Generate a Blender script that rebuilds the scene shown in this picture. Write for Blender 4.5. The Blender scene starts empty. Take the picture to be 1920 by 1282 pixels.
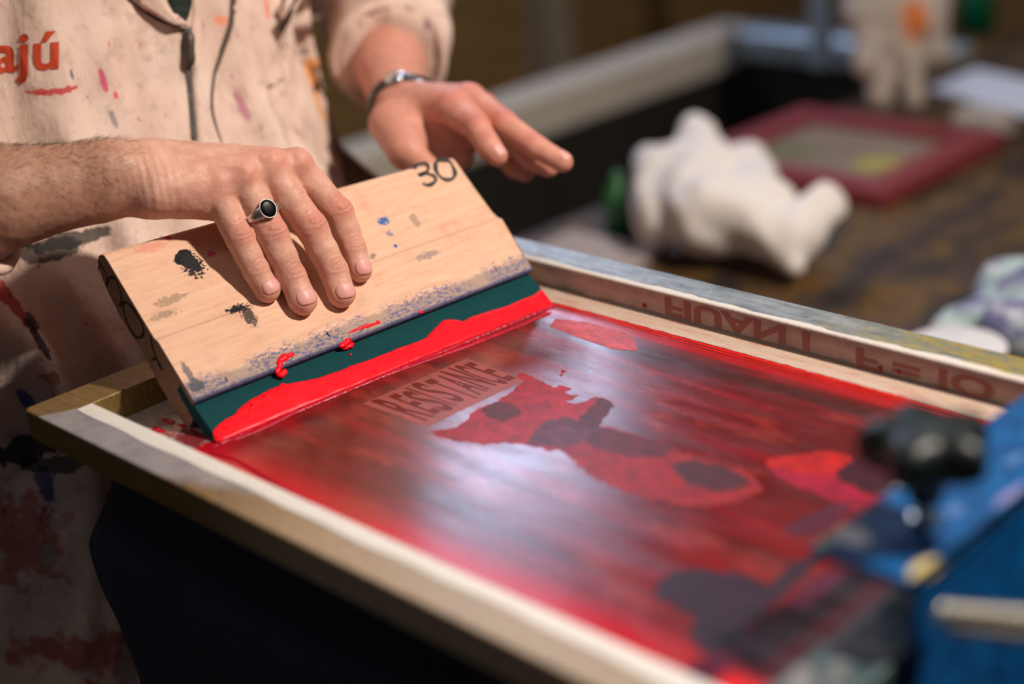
import bpy, math, random
import numpy as np
from mathutils import Vector, noise
from mathutils.bvhtree import BVHTree

# ------------------------------------------------------------------ camera, world, light, exposure
# All lengths below are centimetres in the frame of the silk screen: x along its long side, y along its
# short side, z up, origin at its corner; the screen's top lies TABLE cm above the floor.
TABLE = 90.0
random.seed(5)
rng = np.random.default_rng(5)
sc = bpy.context.scene
COL = sc.collection
FPX = 2952.0
CAM = np.array([94.41, -42.36, 42.09])
CR = np.array([0.70622814, 0.70228391, -0.08966119])
CU = np.array([-0.2129133, 0.33145556, 0.91913282])
CF = np.array([-0.67521089, 0.6300274, -0.38360883])
def M(v):
    return ((v[0]) / 100.0, (v[1]) / 100.0, (v[2] + TABLE) / 100.0)
from mathutils import Matrix
cd = bpy.data.cameras.new('camera')
cam = bpy.data.objects.new('camera', cd); COL.objects.link(cam)
cam.matrix_world = Matrix(((CR[0], CU[0], -CF[0], CAM[0] / 100), (CR[1], CU[1], -CF[1], CAM[1] / 100),
                           (CR[2], CU[2], -CF[2], (CAM[2] + TABLE) / 100), (0, 0, 0, 1)))
cd.sensor_width = 36.0
cd.lens = FPX / 1920 * 36
cd.clip_start = 0.02
cd.dof.use_dof = True
cd.dof.focus_distance = 1.115
cd.dof.aperture_fstop = 1.95
cd.dof.aperture_blades = 0
sc.camera = cam
sc.view_settings.view_transform = 'Standard'
sc.view_settings.look = 'None'
sc.view_settings.exposure = 0.0
sc.view_settings.gamma = 1.0
sc.view_settings.use_curve_mapping = False
wd = bpy.data.worlds.new('world'); sc.world = wd; wd.use_nodes = True
wd.node_tree.nodes['Background'].inputs[0].default_value = (0.55, 0.6, 0.75, 1)
wd.node_tree.nodes['Background'].inputs[1].default_value = 0.04

def area(name, loc, target, size, power, color, size_y=None):
    l = bpy.data.lights.new(name, 'AREA'); l.energy = power; l.color = color
    l.shape = 'DISK' if size_y is None else 'RECTANGLE'
    l.size = size / 100
    if size_y: l.size_y = size_y / 100
    o = bpy.data.objects.new(name, l); COL.objects.link(o)
    o.location = M(loc)
    d = Vector(M(target)) - Vector(M(loc))
    o.rotation_euler = d.to_track_quat('-Z', 'Y').to_euler()
    return o
area('ceiling_spot', (105, 61, 112), (8, 22, 0), 9, 30, (1.0, 0.88, 0.76))
area('added_side_fill', (20, -60, 150), (5, 25, 5), 45, 2.2, (1.0, 0.90, 0.82))  # unseen soft lamp, added as fill to brighten the chest
area('rear_ceiling_lamp', (-20, 150, 145), (-20, 150, -25), 30, 4, (0.9, 0.93, 1.0))

# ------------------------------------------------------------------ pixel / plane helpers (1920 x 1282 frame)
def ray(px, py): return CF + CR * (px - 960) / FPX - CU * (py - 641) / FPX
def at(px, py, Z): return CAM + ray(px, py) * Z
def onz(px, py, z):
    d = ray(px, py); return CAM + d * ((z - CAM[2]) / d[2])
def onpl(px, py, P0, n):
    d = ray(px, py); return CAM + d * (((P0 - CAM) @ n) / (d @ n))

# ------------------------------------------------------------------ object helpers
def link(name, me, mat=None, parent=None, smooth=False):
    o = bpy.data.objects.new(name, me); COL.objects.link(o)
    if mat is not None:
        for m_ in (mat if isinstance(mat, (list, tuple)) else [mat]): me.materials.append(m_)
    if smooth and len(me.polygons): me.polygons.foreach_set('use_smooth', [True] * len(me.polygons))
    if parent is not None:
        o.parent = parent
        o.matrix_parent_inverse = Matrix.Translation(parent.location).inverted()
    return o
def mesh(name, V, F, mat=None, parent=None, smooth=False, uv=None):
    me = bpy.data.meshes.new(name)
    me.from_pydata([M(v) for v in V], [], [list(map(int, f)) for f in F]); me.update()
    if uv is not None:
        l = me.uv_layers.new(name='UVMap')
        idx = np.zeros(len(me.loops), int); me.loops.foreach_get('vertex_index', idx)
        l.data.foreach_set('uv', np.asarray(uv, float)[idx].ravel())
    return link(name, me, mat, parent, smooth)
def tag(o, label=None, cat=None, group=None, kind=None):
    if label: o['label'] = label
    if cat: o['category'] = cat
    if group: o['group'] = group
    if kind: o['kind'] = kind
    return o
def empty(name, loc, label=None, cat=None, group=None):
    o = bpy.data.objects.new(name, None); COL.objects.link(o); o.location = M(loc); o.empty_display_size = .02
    bpy.context.view_layer.update()
    return tag(o, label, cat, group)

class MB:
    def __init__(s): s.V = []; s.F = []; s.UV = []
    def add(s, V, F, uv=None):
        k = len(s.V); s.V += [np.asarray(v, float) for v in V]; s.F += [[i + k for i in f] for f in F]
        s.UV += list(uv) if uv is not None else [(0, 0)] * len(V); return s
    def box(s, lo, hi, bev=0.0):
        x0, y0, z0 = lo; x1, y1, z1 = hi; b = min(bev, .49 * min(x1 - x0, y1 - y0, z1 - z0))
        if b <= 0:
            V = [(x, y, z) for x in (x0, x1) for y in (y0, y1) for z in (z0, z1)]
            return s.add(V, [(0, 1, 3, 2), (4, 6, 7, 5), (0, 4, 5, 1), (2, 3, 7, 6), (0, 2, 6, 4), (1, 5, 7, 3)])
        V = []; 
        for x, sx in ((x0, 1), (x1, -1)):
            for y, sy in ((y0, 1), (y1, -1)):
                for z, sz in ((z0, 1), (z1, -1)):
                    V += [(x, y + sy * b, z + sz * b), (x + sx * b, y, z + sz * b), (x + sx * b, y + sy * b, z)]
        c = lambda i, j, k, a: ((i * 2 + j) * 2 + k) * 3 + a
        F = [[c(i, j, k, 0) for j, k in ((0, 0), (1, 0), (1, 1), (0, 1))][::(-1 if i == 0 else 1)] for i in (0, 1)]
        F += [[c(i, j, k, 1) for i, k in ((0, 0), (1, 0), (1, 1), (0, 1))][::(1 if j == 0 else -1)] for j in (0, 1)]
        F += [[c(i, j, k, 2) for i, j in ((0, 0), (1, 0), (1, 1), (0, 1))][::(-1 if k == 0 else 1)] for k in (0, 1)]
        for j in (0, 1):
            for k in (0, 1): F.append([c(0, j, k, 1), c(1, j, k, 1), c(1, j, k, 2), c(0, j, k, 2)][::(1 if j == k else -1)])
        for i in (0, 1):
            for k in (0, 1): F.append([c(i, 0, k, 0), c(i, 1, k, 0), c(i, 1, k, 2), c(i, 0, k, 2)][::(-1 if i == k else 1)])
        for i in (0, 1):
            for j in (0, 1): F.append([c(i, j, 0, 0), c(i, j, 1, 0), c(i, j, 1, 1), c(i, j, 0, 1)][::(1 if i == j else -1)])
        for i in (0, 1):
            for j in (0, 1):
                for k in (0, 1): F.append([c(i, j, k, 0), c(i, j, k, 1), c(i, j, k, 2)][::(1 if (i + j + k) % 2 == 0 else -1)])
        return s.add(V, F)
    def tube(s, P, R, n=12, closed=False, cap=True):
        P = [np.asarray(p, float) for p in P]; R = [R] * len(P) if np.isscalar(R) else R
        N = len(P); V = []; up = None
        for i in range(N):
            a = P[(i - 1) % N] if (closed or i) else P[0]; b = P[(i + 1) % N] if (closed or i < N - 1) else P[-1]
            t = b - a; t = t / (np.linalg.norm(t) + 1e-9)
            if up is None:
                up = np.array([0, 0, 1.]) if abs(t[2]) < .9 else np.array([1., 0, 0])
            u = up - t * (up @ t); u /= np.linalg.norm(u); up = u; w = np.cross(t, u)
            for k in range(n):
                an = 2 * math.pi * k / n; V.append(P[i] + R[i] * (math.cos(an) * u + math.sin(an) * w))
        F = []
        for i in range(N if closed else N - 1):
            j = (i + 1) % N
            for k in range(n): F.append([i * n + k, i * n + (k + 1) % n, j * n + (k + 1) % n, j * n + k])
        if cap and not closed: F += [list(range(n))[::-1], [(N - 1) * n + k for k in range(n)]]
        return s.add(V, F)
    def grid(s, pts, nu, nv, uv=None, flip=False):
        F = [[i * nv + j, (i + 1) * nv + j, (i + 1) * nv + j + 1, i * nv + j + 1] for i in range(nu - 1) for j in range(nv - 1)]
        if flip: F = [f[::-1] for f in F]
        return s.add(pts, F, uv)
    def poly(s, P, n=None):
        return s.add(P, [list(range(len(P)))])
    def build(s, name, mat=None, parent=None, smooth=False):
        return mesh(name, s.V, s.F, mat, parent, smooth, s.UV)

def spline(P, n=8, closed=False):
    P = [np.asarray(p, float) for p in P]; N = len(P); out = []
    for i in range(N if closed else N - 1):
        p0 = P[(i - 1) % N] if (closed or i) else P[0]; p1 = P[i]; p2 = P[(i + 1) % N]
        p3 = P[(i + 2) % N] if (closed or i + 2 < N) else P[-1]
        for k in range(n):
            t = k / n
            out.append(.5 * (2 * p1 + (p2 - p0) * t + (2 * p0 - 5 * p1 + 4 * p2 - p3) * t * t + (3 * p1 - p0 - 3 * p2 + p3) * t ** 3))
    if not closed: out.append(P[-1])
    return out
def fbm(P, scale, octaves=3, seed=0.0):
    out = np.empty(len(P))
    for i, p in enumerate(np.asarray(P) * scale + seed):
        out[i] = noise.fractal(Vector(p), 0.9, 2.0, octaves)
    return out

# ------------------------------------------------------------------ node helper
class T:
    def __init__(s, name):
        s.mat = bpy.data.materials.new(name); s.mat.use_nodes = True; s.t = s.mat.node_tree
        s.b = s.t.nodes['Principled BSDF']; s._pos = None
    def n(s, typ, ins=None, **kw):
        nd = s.t.nodes.new(typ)
        for k, v in kw.items(): setattr(nd, k, v)
        for k, v in (ins or {}).items(): s.set(nd.inputs[k], v)
        return nd
    def set(s, sock, v):
        if isinstance(v, bpy.types.NodeSocket): s.t.links.new(v, sock)
        elif v is not None:
            if sock.type == 'RGBA' and len(v) == 3: v = (*v, 1)
            sock.default_value = v
    @property
    def pos(s):
        if s._pos is None:
            g = s.n('ShaderNodeNewGeometry')
            s._pos = s.n('ShaderNodeVectorMath', {0: g.outputs['Position'], 1: (100, 100, 100), 2: (0, 0, -TABLE)}, operation='MULTIPLY_ADD').outputs[0]
        return s._pos
    def uv(s): return s.n('ShaderNodeUVMap').outputs[0]
    def attr(s, name): return s.n('ShaderNodeAttribute', attribute_name=name).outputs
    def m(s, op, a, b=0.0, c=0.0, clamp=False):
        nd = s.n('ShaderNodeMath', {0: a, 1: b}, operation=op); nd.use_clamp = clamp
        if op in ('MULTIPLY_ADD', 'SMOOTH_MAX', 'SMOOTH_MIN', 'WRAP'): s.set(nd.inputs[2], c)
        return nd.outputs[0]
    def scale(s, vec, v): return s.n('ShaderNodeVectorMath', {0: vec, 1: v}, operation='MULTIPLY').outputs[0]
    def noise(s, scale=1, detail=3, rough=.5, vec=None, dist=0, col=False):
        nd = s.n('ShaderNodeTexNoise', {'Vector': vec if vec is not None else s.pos, 'Scale': scale, 'Detail': detail, 'Roughness': rough, 'Distortion': dist})
        return nd.outputs[1 if col else 0]
    def rng(s, v, a, b, c=0.0, d=1.0, smooth=True):
        nd = s.n('ShaderNodeMapRange', {0: v, 1: a, 2: b, 3: c, 4: d})
        if smooth: nd.interpolation_type = 'SMOOTHSTEP'
        return nd.outputs[0]
    def mix(s, f, a, b, blend='MIX'):
        nd = s.n('ShaderNodeMix', data_type='RGBA', blend_type=blend)
        s.set(nd.inputs[0], f); s.set(nd.inputs[6], a); s.set(nd.inputs[7], b); return nd.outputs[2]
    def ramp(s, f, stops):
        nd = s.n('ShaderNodeValToRGB', {0: f}); cr = nd.color_ramp
        while len(cr.elements) < len(stops): cr.elements.new(.5)
        for e, (p, c) in zip(cr.elements, stops): e.position = p; e.color = (*c, 1)
        return nd.outputs[0]
    def xyz(s, v): return s.n('ShaderNodeSeparateXYZ', {0: v}).outputs
    def blob(s, vec, c, r, wob=.5, nscale=1.0, soft=.25, det=4):
        """mask of an irregular blot at c with radii r (per axis) in vec's units"""
        d = s.n('ShaderNodeVectorMath', {0: vec, 1: c}, operation='SUBTRACT').outputs[0]
        d = s.n('ShaderNodeVectorMath', {0: d, 1: tuple(1 / q if q else 0 for q in r)}, operation='MULTIPLY').outputs[0]
        L = s.n('ShaderNodeVectorMath', {0: d}, operation='LENGTH').outputs['Value']
        nz = s.noise(nscale, det, .65, vec)
        L = s.m('MULTIPLY_ADD', s.m('SUBTRACT', nz, .5), wob * 4, L)
        return s.rng(L, 1 + soft, 1 - soft)
    def out(s, col=None, rough=None, bump=None, bstr=.3, bdist=.01, **kw):
        if col is not None: s.set(s.b.inputs['Base Color'], col)
        if rough is not None: s.set(s.b.inputs['Roughness'], rough)
        if bump is not None:
            bp = s.n('ShaderNodeBump', {'Strength': bstr, 'Distance': bdist, 'Height': bump}); s.t.links.new(bp.outputs[0], s.b.inputs['Normal'])
        for k, v in kw.items(): s.set(s.b.inputs[k.replace('_', ' ')], v)
        return s.mat
def plain(name, col, rough=.5, **kw):
    t = T(name); nz = t.noise(.8, 3); c = t.mix(nz, tuple(.85 * q for q in col), tuple(min(1, 1.12 * q) for q in col))
    return t.out(c, rough, **kw)

# ------------------------------------------------------------------ implicit surfaces (one continuous skin)
def seg(a, b, r1, r2, k=0.0, n=None, f=1.0, e=None):
    return (np.asarray(a, float), np.asarray(b, float), r1, r2, k, None if n is None else np.asarray(n, float) / np.linalg.norm(n), f)
def sdf_eval(prims, P):
    D = None
    for a, b, r1, r2, k, n, f in prims:
        pa = P - a; ba = b - a; L = ba @ ba
        h = np.clip(pa @ ba / L, 0, 1) if L > 1e-9 else np.zeros(len(P))
        q = pa - h[:, None] * ba
        if n is not None: q = q + (q @ n)[:, None] * n * (1 / f - 1)
        d = np.sqrt((q * q).sum(1)) - (r1 + (r2 - r1) * h)
        if D is None: D = d
        elif k > 0:
            t = np.maximum(k - np.abs(D - d), 0) / k
            D = np.minimum(D, d) - t * t * t * k / 6
        else: D = np.minimum(D, d)
    return D
def iso(fn, lo, hi, h, block=12):
    lo = np.asarray(lo, float); n = np.ceil((np.asarray(hi) - lo) / h / block).astype(int) * block + 1
    S = np.full(n, 9.0, np.float32)
    nb = (n - 1) // block
    for bi in range(nb[0]):
        for bj in range(nb[1]):
            ck = np.arange(nb[2])
            c = lo + (np.stack([np.full(len(ck), bi), np.full(len(ck), bj), ck], 1) + .5) * block * h
            dc = fn(c)
            for bk in range(nb[2]):
                sl = tuple(slice(b * block, b * block + block + 1) for b in (bi, bj, bk))
                if abs(dc[bk]) > block * h * 1.3: S[sl] = dc[bk]; continue
                g = np.stack(np.meshgrid(*[np.arange(b * block, b * block + block + 1) for b in (bi, bj, bk)], indexing='ij'), -1).reshape(-1, 3)
                S[sl] = fn(lo + g * h).reshape(block + 1, block + 1, block + 1)
    neg = S < 0
    cn = tuple(np.array(S.shape) - 1)
    acc = np.zeros(cn + (3,), np.float32); cnt = np.zeros(cn, np.int32)
    for ax in range(3):
        o1, o2 = [q for q in range(3) if q != ax]
        for da in (0, 1):
            for db in (0, 1):
                off = [0, 0, 0]; off[o1] = da; off[o2] = db
                A = tuple(slice(off[q], off[q] + cn[q]) for q in range(3))
                off2 = list(off); off2[ax] = 1
                B = tuple(slice(off2[q], off2[q] + cn[q]) for q in range(3))
                m_ = neg[A] != neg[B]
                a = S[A][m_]; b = S[B][m_]; t = a / (a - b)
                p = np.zeros((len(t), 3), np.float32); p[:, o1] = da; p[:, o2] = db; p[:, ax] = t
                acc[m_] += p; cnt[m_] += 1
    idx = np.full(cn, -1, np.int64); w = cnt > 0; idx[w] = np.arange(w.sum())
    ijk = np.argwhere(w); V = lo + (ijk + acc[w] / cnt[w][:, None]) * h
    F = []
    for ax in range(3):
        o1, o2 = (ax + 1) % 3, (ax + 2) % 3
        sl = [slice(1, -1)] * 3; sl[ax] = slice(0, -1); A = tuple(sl)
        sl2 = [slice(1, -1)] * 3; sl2[ax] = slice(1, None); B = tuple(sl2)
        m_ = neg[A] != neg[B]; fl = neg[A][m_]
        c = np.argwhere(m_); c[:, o1] += 1; c[:, o2] += 1
        def g(d1, d2):
            q = c.copy(); q[:, o1] -= d1; q[:, o2] -= d2; return idx[q[:, 0], q[:, 1], q[:, 2]]
        Q = np.stack([g(1, 1), g(0, 1), g(0, 0), g(1, 0)], 1)
        Q[~fl] = Q[~fl][:, ::-1]; F.append(Q)
    F = np.concatenate(F); F = F[(F >= 0).all(1)]
    # pull the vertices onto the surface
    e = h * .3
    for _ in range(2):
        d = fn(V); G = np.stack([fn(V + np.eye(3)[q] * e) - d for q in range(3)], 1) / e
        G /= np.maximum(np.linalg.norm(G, axis=1), 1e-6)[:, None]; V = V - G * d[:, None] * .9
    return V, F, G
def npmesh(name, V, F, mat, parent=None, attrs=None):
    me = bpy.data.meshes.new(name)
    V = np.asarray(V); W = (V + np.array([0, 0, TABLE])) / 100
    me.from_pydata(W.tolist(), [], F.tolist()); me.update()
    for k, a in (attrs or {}).items():
        at_ = me.attributes.new(k, 'FLOAT', 'POINT'); at_.data.foreach_set('value', np.asarray(a, np.float32))
    return link(name, me, mat, parent, True)

# ------------------------------------------------------------------ text laid into a plane
def glyphs(txt, bold=0.0, res=6):
    """faces and 2D points of a word in the built-in font: height of a capital about 0.7"""
    cu = bpy.data.curves.new('t', 'FONT'); cu.body = txt; cu.offset = bold; cu.resolution_u = res
    o = bpy.data.objects.new('t', cu); COL.objects.link(o)
    dg = bpy.context.evaluated_depsgraph_get(); dg.update()
    me = bpy.data.meshes.new_from_object(o.evaluated_get(dg))
    P = np.array([v.co[:2] for v in me.vertices]); F = [list(p.vertices) for p in me.polygons]
    bpy.data.objects.remove(o); bpy.data.curves.remove(cu); bpy.data.meshes.remove(me)
    P -= P.min(0); return P / P.max(0), F
def ribbon(P, w, nrm, lift=0.0):
    """flat stroke through 3D points P of width w lying against normal nrm"""
    P = [np.asarray(p, float) for p in P]; V = []; n_ = len(P)
    for i, p in enumerate(P):
        t = P[min(i + 1, n_ - 1)] - P[max(i - 1, 0)]; t /= np.linalg.norm(t) + 1e-9
        nn = nrm(p) if callable(nrm) else nrm
        s = np.cross(nn, t); ww = w[i] if hasattr(w, '__len__') else w
        V += [p + s * ww / 2 + nn * lift, p - s * ww / 2 + nn * lift]
    return V, [[2 * i, 2 * i + 1, 2 * i + 3, 2 * i + 2] for i in range(n_ - 1)]

# ------------------------------------------------------------------ the setting
def struct(name, lo, hi, mat, bev=0):
    return tag(MB().box(lo, hi, bev).build(name, mat), kind='structure')
t = T('concrete_floor'); nz = t.noise(.05, 5); struct('floor', (-260, -300, -94), (330, 330, -90), t.out(t.ramp(nz, [(.3, (.05, .045, .04)), (.7, (.11, .1, .09))]), .7))
t = T('board_wall'); v = t.scale(t.pos, (.2, .02, .5)); nz = t.noise(1.2, 4, .6, v)
wallm = t.out(t.ramp(nz, [(.3, (.15, .085, .028)), (.7, (.33, .195, .07))]), .6)
MBw = MB()
for (y0, y1, z0, z1) in ((-300, 116, -90, 210), (240, 330, -90, 210), (116, 240, -90, 82), (116, 240, 150, 210)):
    MBw.box((-176, y0, z0), (-168, y1, z1))
tag(MBw.build('wall_left', wallm), kind='structure')
struct('wall_back', (-176, 330, -90), (330, 338, 210), wallm)
t = T('window_glow'); glow = t.out((.02, .02, .03), .2, Emission_Color=(.62, .72, 1.0, 1), Emission_Strength=11.0)
win = MB().box((-175, 116, 82), (-168, 119, 150)).box((-175, 237, 82), (-168, 240, 150)).box((-175, 116, 82), (-168, 240, 85)).box((-175, 116, 147), (-168, 240, 150)).box((-172.4, 177, 85), (-170, 180, 147)).build('window_1', plain('white_paint', (.6, .6, .6)))
tag(win, kind='structure')
tag(MB().box((-173, 119, 85), (-172.4, 237, 147)).build('pane', glow, win), kind='structure')
struct('trim_1', (-168, 60, -56), (-163, 330, -48), plain('trim_wood', (.25, .2, .14)))
struct('trim_2', (-168, 216, -48), (-160, 224, 60), plain('post_wood', (.3, .26, .2)))

# ------------------------------------------------------------------ silk screen
FW, FH, MW, XI, MZ = 43.0, 61.7, 3.33, 58.35, -1.98
screen = empty('silk_screen', (30, 21, -2), 'silk screen in a stained metal frame, its mesh flooded with red ink', 'silk screen')
def rrect(x0, y0, x1, y1, r, z, n=6):
    P = []
    for cx, cy, a0 in ((x1 - r, y1 - r, 0), (x0 + r, y1 - r, 90), (x0 + r, y0 + r, 180), (x1 - r, y0 + r, 270)):
        for k in range(n + 1):
            a = math.radians(a0 + 90 * k / n); P.append((cx + r * math.cos(a), cy + r * math.sin(a), z))
    return P
loops = [rrect(0, 0, FH, FW, .55, -2.05), rrect(0, 0, FH, FW, .55, -.13), rrect(.04, .04, FH - .04, FW - .04, .52, -.04), rrect(.13, .13, FH - .13, FW - .13, .45, 0),
         rrect(MW - .06, MW - .06, XI + .06, FW - MW + .06, .12, 0), rrect(MW, MW, XI, FW - MW, .08, -.06), rrect(MW, MW, XI, FW - MW, .08, -2.05)]
V = sum(loops, []); L = len(loops[0]); NL = len(loops)
F = [[i * L + k, i * L + (k + 1) % L, ((i + 1) % NL) * L + (k + 1) % L, ((i + 1) % NL) * L + k] for i in range(NL) for k in range(L)]
t = T('stained_frame_metal'); X = t.xyz(t.pos)
n1 = t.noise(.35, 5, .6); n2 = t.noise(1.6, 5, .65); streak = t.noise(1.0, 5, .7, t.scale(t.pos, (.12, 2.5, 1)))
gold = t.ramp(streak, [(.25, (.12, .07, .02)), (.55, (.20, .125, .04)), (.8, (.28, .20, .10))])
tan = t.ramp(n2, [(.3, (.36, .25, .14)), (.7, (.46, .36, .26))])
c = t.mix(t.m('MULTIPLY', t.rng(X[0], 16, 34), t.rng(X[1], 20, 4)), gold, tan)
grey = t.ramp(n1, [(.3, (.23, .22, .25)), (.55, (.34, .33, .35)), (.75, (.38, .34, .33))])
edge = t.m('MULTIPLY_ADD', t.m('SUBTRACT', n2, .5), 6.0, t.m('MULTIPLY_ADD', X[1], -3.2, X[0]))
gm = t.m('MULTIPLY', t.rng(t.m('MULTIPLY_ADD', X[1], -.5, X[0]), 2.0, 2.15), t.m('MULTIPLY', t.rng(edge, 19, 15), t.rng(X[1], 3.3, 3.2)))
gm = t.m('MULTIPLY', gm, t.rng(X[2], -.12, -.05))
c = t.mix(gm, c, grey)
far = t.ramp(t.noise(.8, 5, .6, t.scale(t.pos, (.35, 1.6, 1))), [(.3, (.13, .15, .17)), (.5, (.24, .27, .29)), (.72, (.33, .36, .38))])
yel = t.ramp(t.noise(1.1, 5, .7, t.scale(t.pos, (.3, 2, 1))), [(.42, (.12, .16, .17)), (.56, (.36, .27, .05))])
far = t.mix(t.rng(t.m('MULTIPLY_ADD', n1, 14, X[0]), 40, 54), far, yel)
c = t.mix(t.rng(X[1], 36, 37), c, far)
for cc, th, sc_, sd in (((.02, .05, .16), .70, 1.3, 3.1), ((.5, .05, .03), .735, 1.9, 11.3), ((.55, .55, .52), .735, 2.3, 25.), ((.03, .09, .09), .72, 1.0, 41.)):
    q = t.n('ShaderNodeVectorMath', {0: t.pos, 1: (sd, sd, sd)}, operation='ADD').outputs[0]
    c = t.mix(t.m('MULTIPLY', t.rng(t.noise(sc_, 3, .6, q), th - .04, th + .02), .8), c, cc)
c = t.mix(t.rng(t.m('MULTIPLY_ADD', n2, 1.5, X[0]), 58.2, 59.0), c, t.mix(t.rng(n1, .45, .6), (.06, .10, .11), (.30, .27, .26)))
framem = t.out(c, t.rng(n2, .3, .7, .3, .5), n2, .25, .002, Metallic=.25)
mesh('frame', V, F, framem, screen)

# mesh fabric: a real stretched surface, ink wiped over it
t = T('inked_mesh'); X = t.xyz(t.pos); n_w = t.noise(1.5, 3)
st = t.noise(1.0, 4, .5, t.scale(t.pos, (.05, .55, 1)), .4); st2 = t.noise(1.0, 5, .6, t.scale(t.pos, (.16, .35, 1)))
ink = t.ramp(st, [(.3, (.065, .009, .006)), (.5, (.135, .008, .007)), (.72, (.25, .008, .011))])
ink = t.mix(t.rng(X[1], 9, 5.5), ink, (.5, .003, .012))
ink = t.mix(t.m('MULTIPLY', t.rng(st2, .52, .66), .55), ink, (.30, .03, .02))
# darker drag streak towards the far side, then a flooded red edge
dk = t.blob(t.pos, (30, 34.0, MZ), (17, .9, 60), .3, .25, .5); ink = t.mix(t.m('MULTIPLY', dk, .75), ink, (.045, .018, .016))
edgew = t.m('MULTIPLY_ADD', t.noise(.5, 4), .35, X[1])
ink = t.mix(t.rng(X[1], 35.4, 35.9), ink, (.36, .006, .008))
ink = t.mix(t.rng(edgew, 36.75, 36.8), ink, (.20, .008, .002))
ink = t.mix(t.rng(edgew, 37.2, 37.3), ink, (.62, .012, .01))
# purple-black ink at the right end of the screen
pur = t.m('MULTIPLY', t.rng(t.m('MULTIPLY_ADD', st2, 1.6, X[0]), 53.3, 54.2), 1.0)
ink = t.mix(pur, ink, (.075, .005, .022))
ink = t.mix(t.m('MULTIPLY', t.rng(X[0], 55.0, 55.6), t.rng(st, .25, .5)), ink, (.30, .002, .010))
ink = t.mix(t.m('MULTIPLY', t.rng(t.m('MULTIPLY_ADD', st2, 2, X[0]), 55, 56.5), t.rng(X[1], 8.5, 6)), ink, (.75, .006, .006))
# bare fabric left of the squeegee
bare = t.ramp(t.noise(1.0, 5, .6, t.scale(t.pos, (.5, 3, 1))), [(.3, (.34, .28, .24)), (.7, (.46, .40, .36))])
redspl = t.rng(t.noise(.55, 5, .7, t.scale(t.pos, (.6, 1.4, 1))), .475, .51)
bare = t.mix(t.m('MULTIPLY', redspl, t.rng(X[0], 4.5, 7.5)), bare, (.22, .003, .014))
bare = t.mix(t.m('MULTIPLY', t.rng(X[0], 6, 11), .5), bare, (.20, .05, .06))
ink = t.mix(t.m('MULTIPLY', t.rng(t.m('MULTIPLY_ADD', n_w, .8, X[1]), 5.7, 5.5), t.rng(X[0], 26, 20)), ink, (.20, .0, .09))
ink = t.mix(t.rng(t.m('MULTIPLY_ADD', t.noise(2.2, 4), 1.2, X[0]), 12.4, 12.0), ink, bare)
meshm = t.out(ink, t.rng(t.noise(.6, 5, .6, t.scale(t.pos, (.3, 1, 1))), .3, .7, .17, .30), t.noise(14, 2), .02, .001, Specular_IOR_Level=.5, Coat_Weight=.35, Coat_Roughness=.22)
nu, nv = 120, 80
P = [(MW + (XI - MW) * i / (nu - 1), MW + (FW - 2 * MW) * j / (nv - 1), MZ) for i in range(nu) for j in range(nv)]
mb = MB().grid(P, nu, nv); mb.build('mesh_fabric', meshm, screen)

# masking tape strips: near edge (folded over the inner lip) and far edge (down the wall and onto the mesh)
t = T('white_tape'); nz = t.noise(.9, 4); tapem = t.out(t.mix(nz, (.68, .65, .61), (.78, .75, .72)), .55, t.noise(5, 3), .15, .002)
prof = [(2.15, .03), (2.5, .05), (3.2, .05), (3.36, .02), (3.40, -.2), (3.40, -1.9), (3.6, -1.94), (4.0, -1.945)]
nu = 140; V = []
for i in range(nu):
    x = 3.45 + (XI - 3.6) * i / (nu - 1); wob = .06 * math.sin(x * .9) + .05 * math.sin(x * .31 + 1)
    for j, (y, z) in enumerate(prof):
        V.append((x, y + (wob if j < 2 else 0), z))
mb = MB().grid(V, nu, len(prof), flip=True); tag(mb.build('masking_tape', tapem, screen, True), 'white paper tape over the inner edge')
t = T('brown_tape'); X = t.xyz(t.pos); nz = t.noise(.8, 5)
wallc = t.ramp(nz, [(.3, (.40, .28, .23)), (.7, (.52, .39, .33))])
wallc = t.mix(t.rng(t.m('MULTIPLY_ADD', nz, .5, X[2]), -1.35, -1.5), wallc, (.25, .20, .165))
flat = t.mix(t.rng(t.noise(1.0, 5, .7, t.scale(t.pos, (.3, 2.4, 1))), .5, .62), (.52, .40, .32), (.50, .27, .21))
c = t.mix(t.rng(X[1], 39.5, 39.56), flat, wallc); c = t.mix(t.rng(X[2], -.10, -.04), c, (.62, .57, .52))
btape = t.out(c, .5, t.noise(3, 4), .2, .003)
prof = [(40.3, .03), (40.0, .06), (39.72, .05), (39.63, -.05), (39.62, -1.0), (39.60, -1.88), (39.4, -1.93), (38.4, -1.94), (37.42, -1.945)]
nu = 300; V = []
for i in range(nu):
    x = 3.45 + (XI - 3.6) * i / (nu - 1); q = noise.noise(Vector((x * .35, 1.3, 0))) * .35 + noise.noise(Vector((x * 1.4, 4, 0))) * .12
    for j, (y, z) in enumerate(prof):
        yy = y
        if j <= 1: yy += q * (1 if j == 0 else .4)
        if j == len(prof) - 1: yy += .12 * noise.noise(Vector((x * 1.1, 9, 0))) + .05 * noise.noise(Vector((x * 5, 2, 0)))
        V.append((x, yy, z + (.04 * abs(q) if j == 1 else 0)))
MB().grid(V, nu, len(prof), flip=True).build('packing_tape', btape, screen, True)
lett = plain('faded_red_print', (.30, .10, .09), .6)
def tape_text(txt, x0, x1, z0, z1):
    P, Fc = glyphs(txt, .03, 3)
    V = [(x0 + (x1 - x0) * p[0], 39.59, z1 - (z1 - z0) * p[1]) for p in P]
    mesh('tape_lettering', V, Fc, lett, screen)
tape_text('FIUAN I', 23.4, 36.2, -1.7, -.25)
tape_text('F = IO', 39.9, 50.0, -1.9, -.45)

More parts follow.
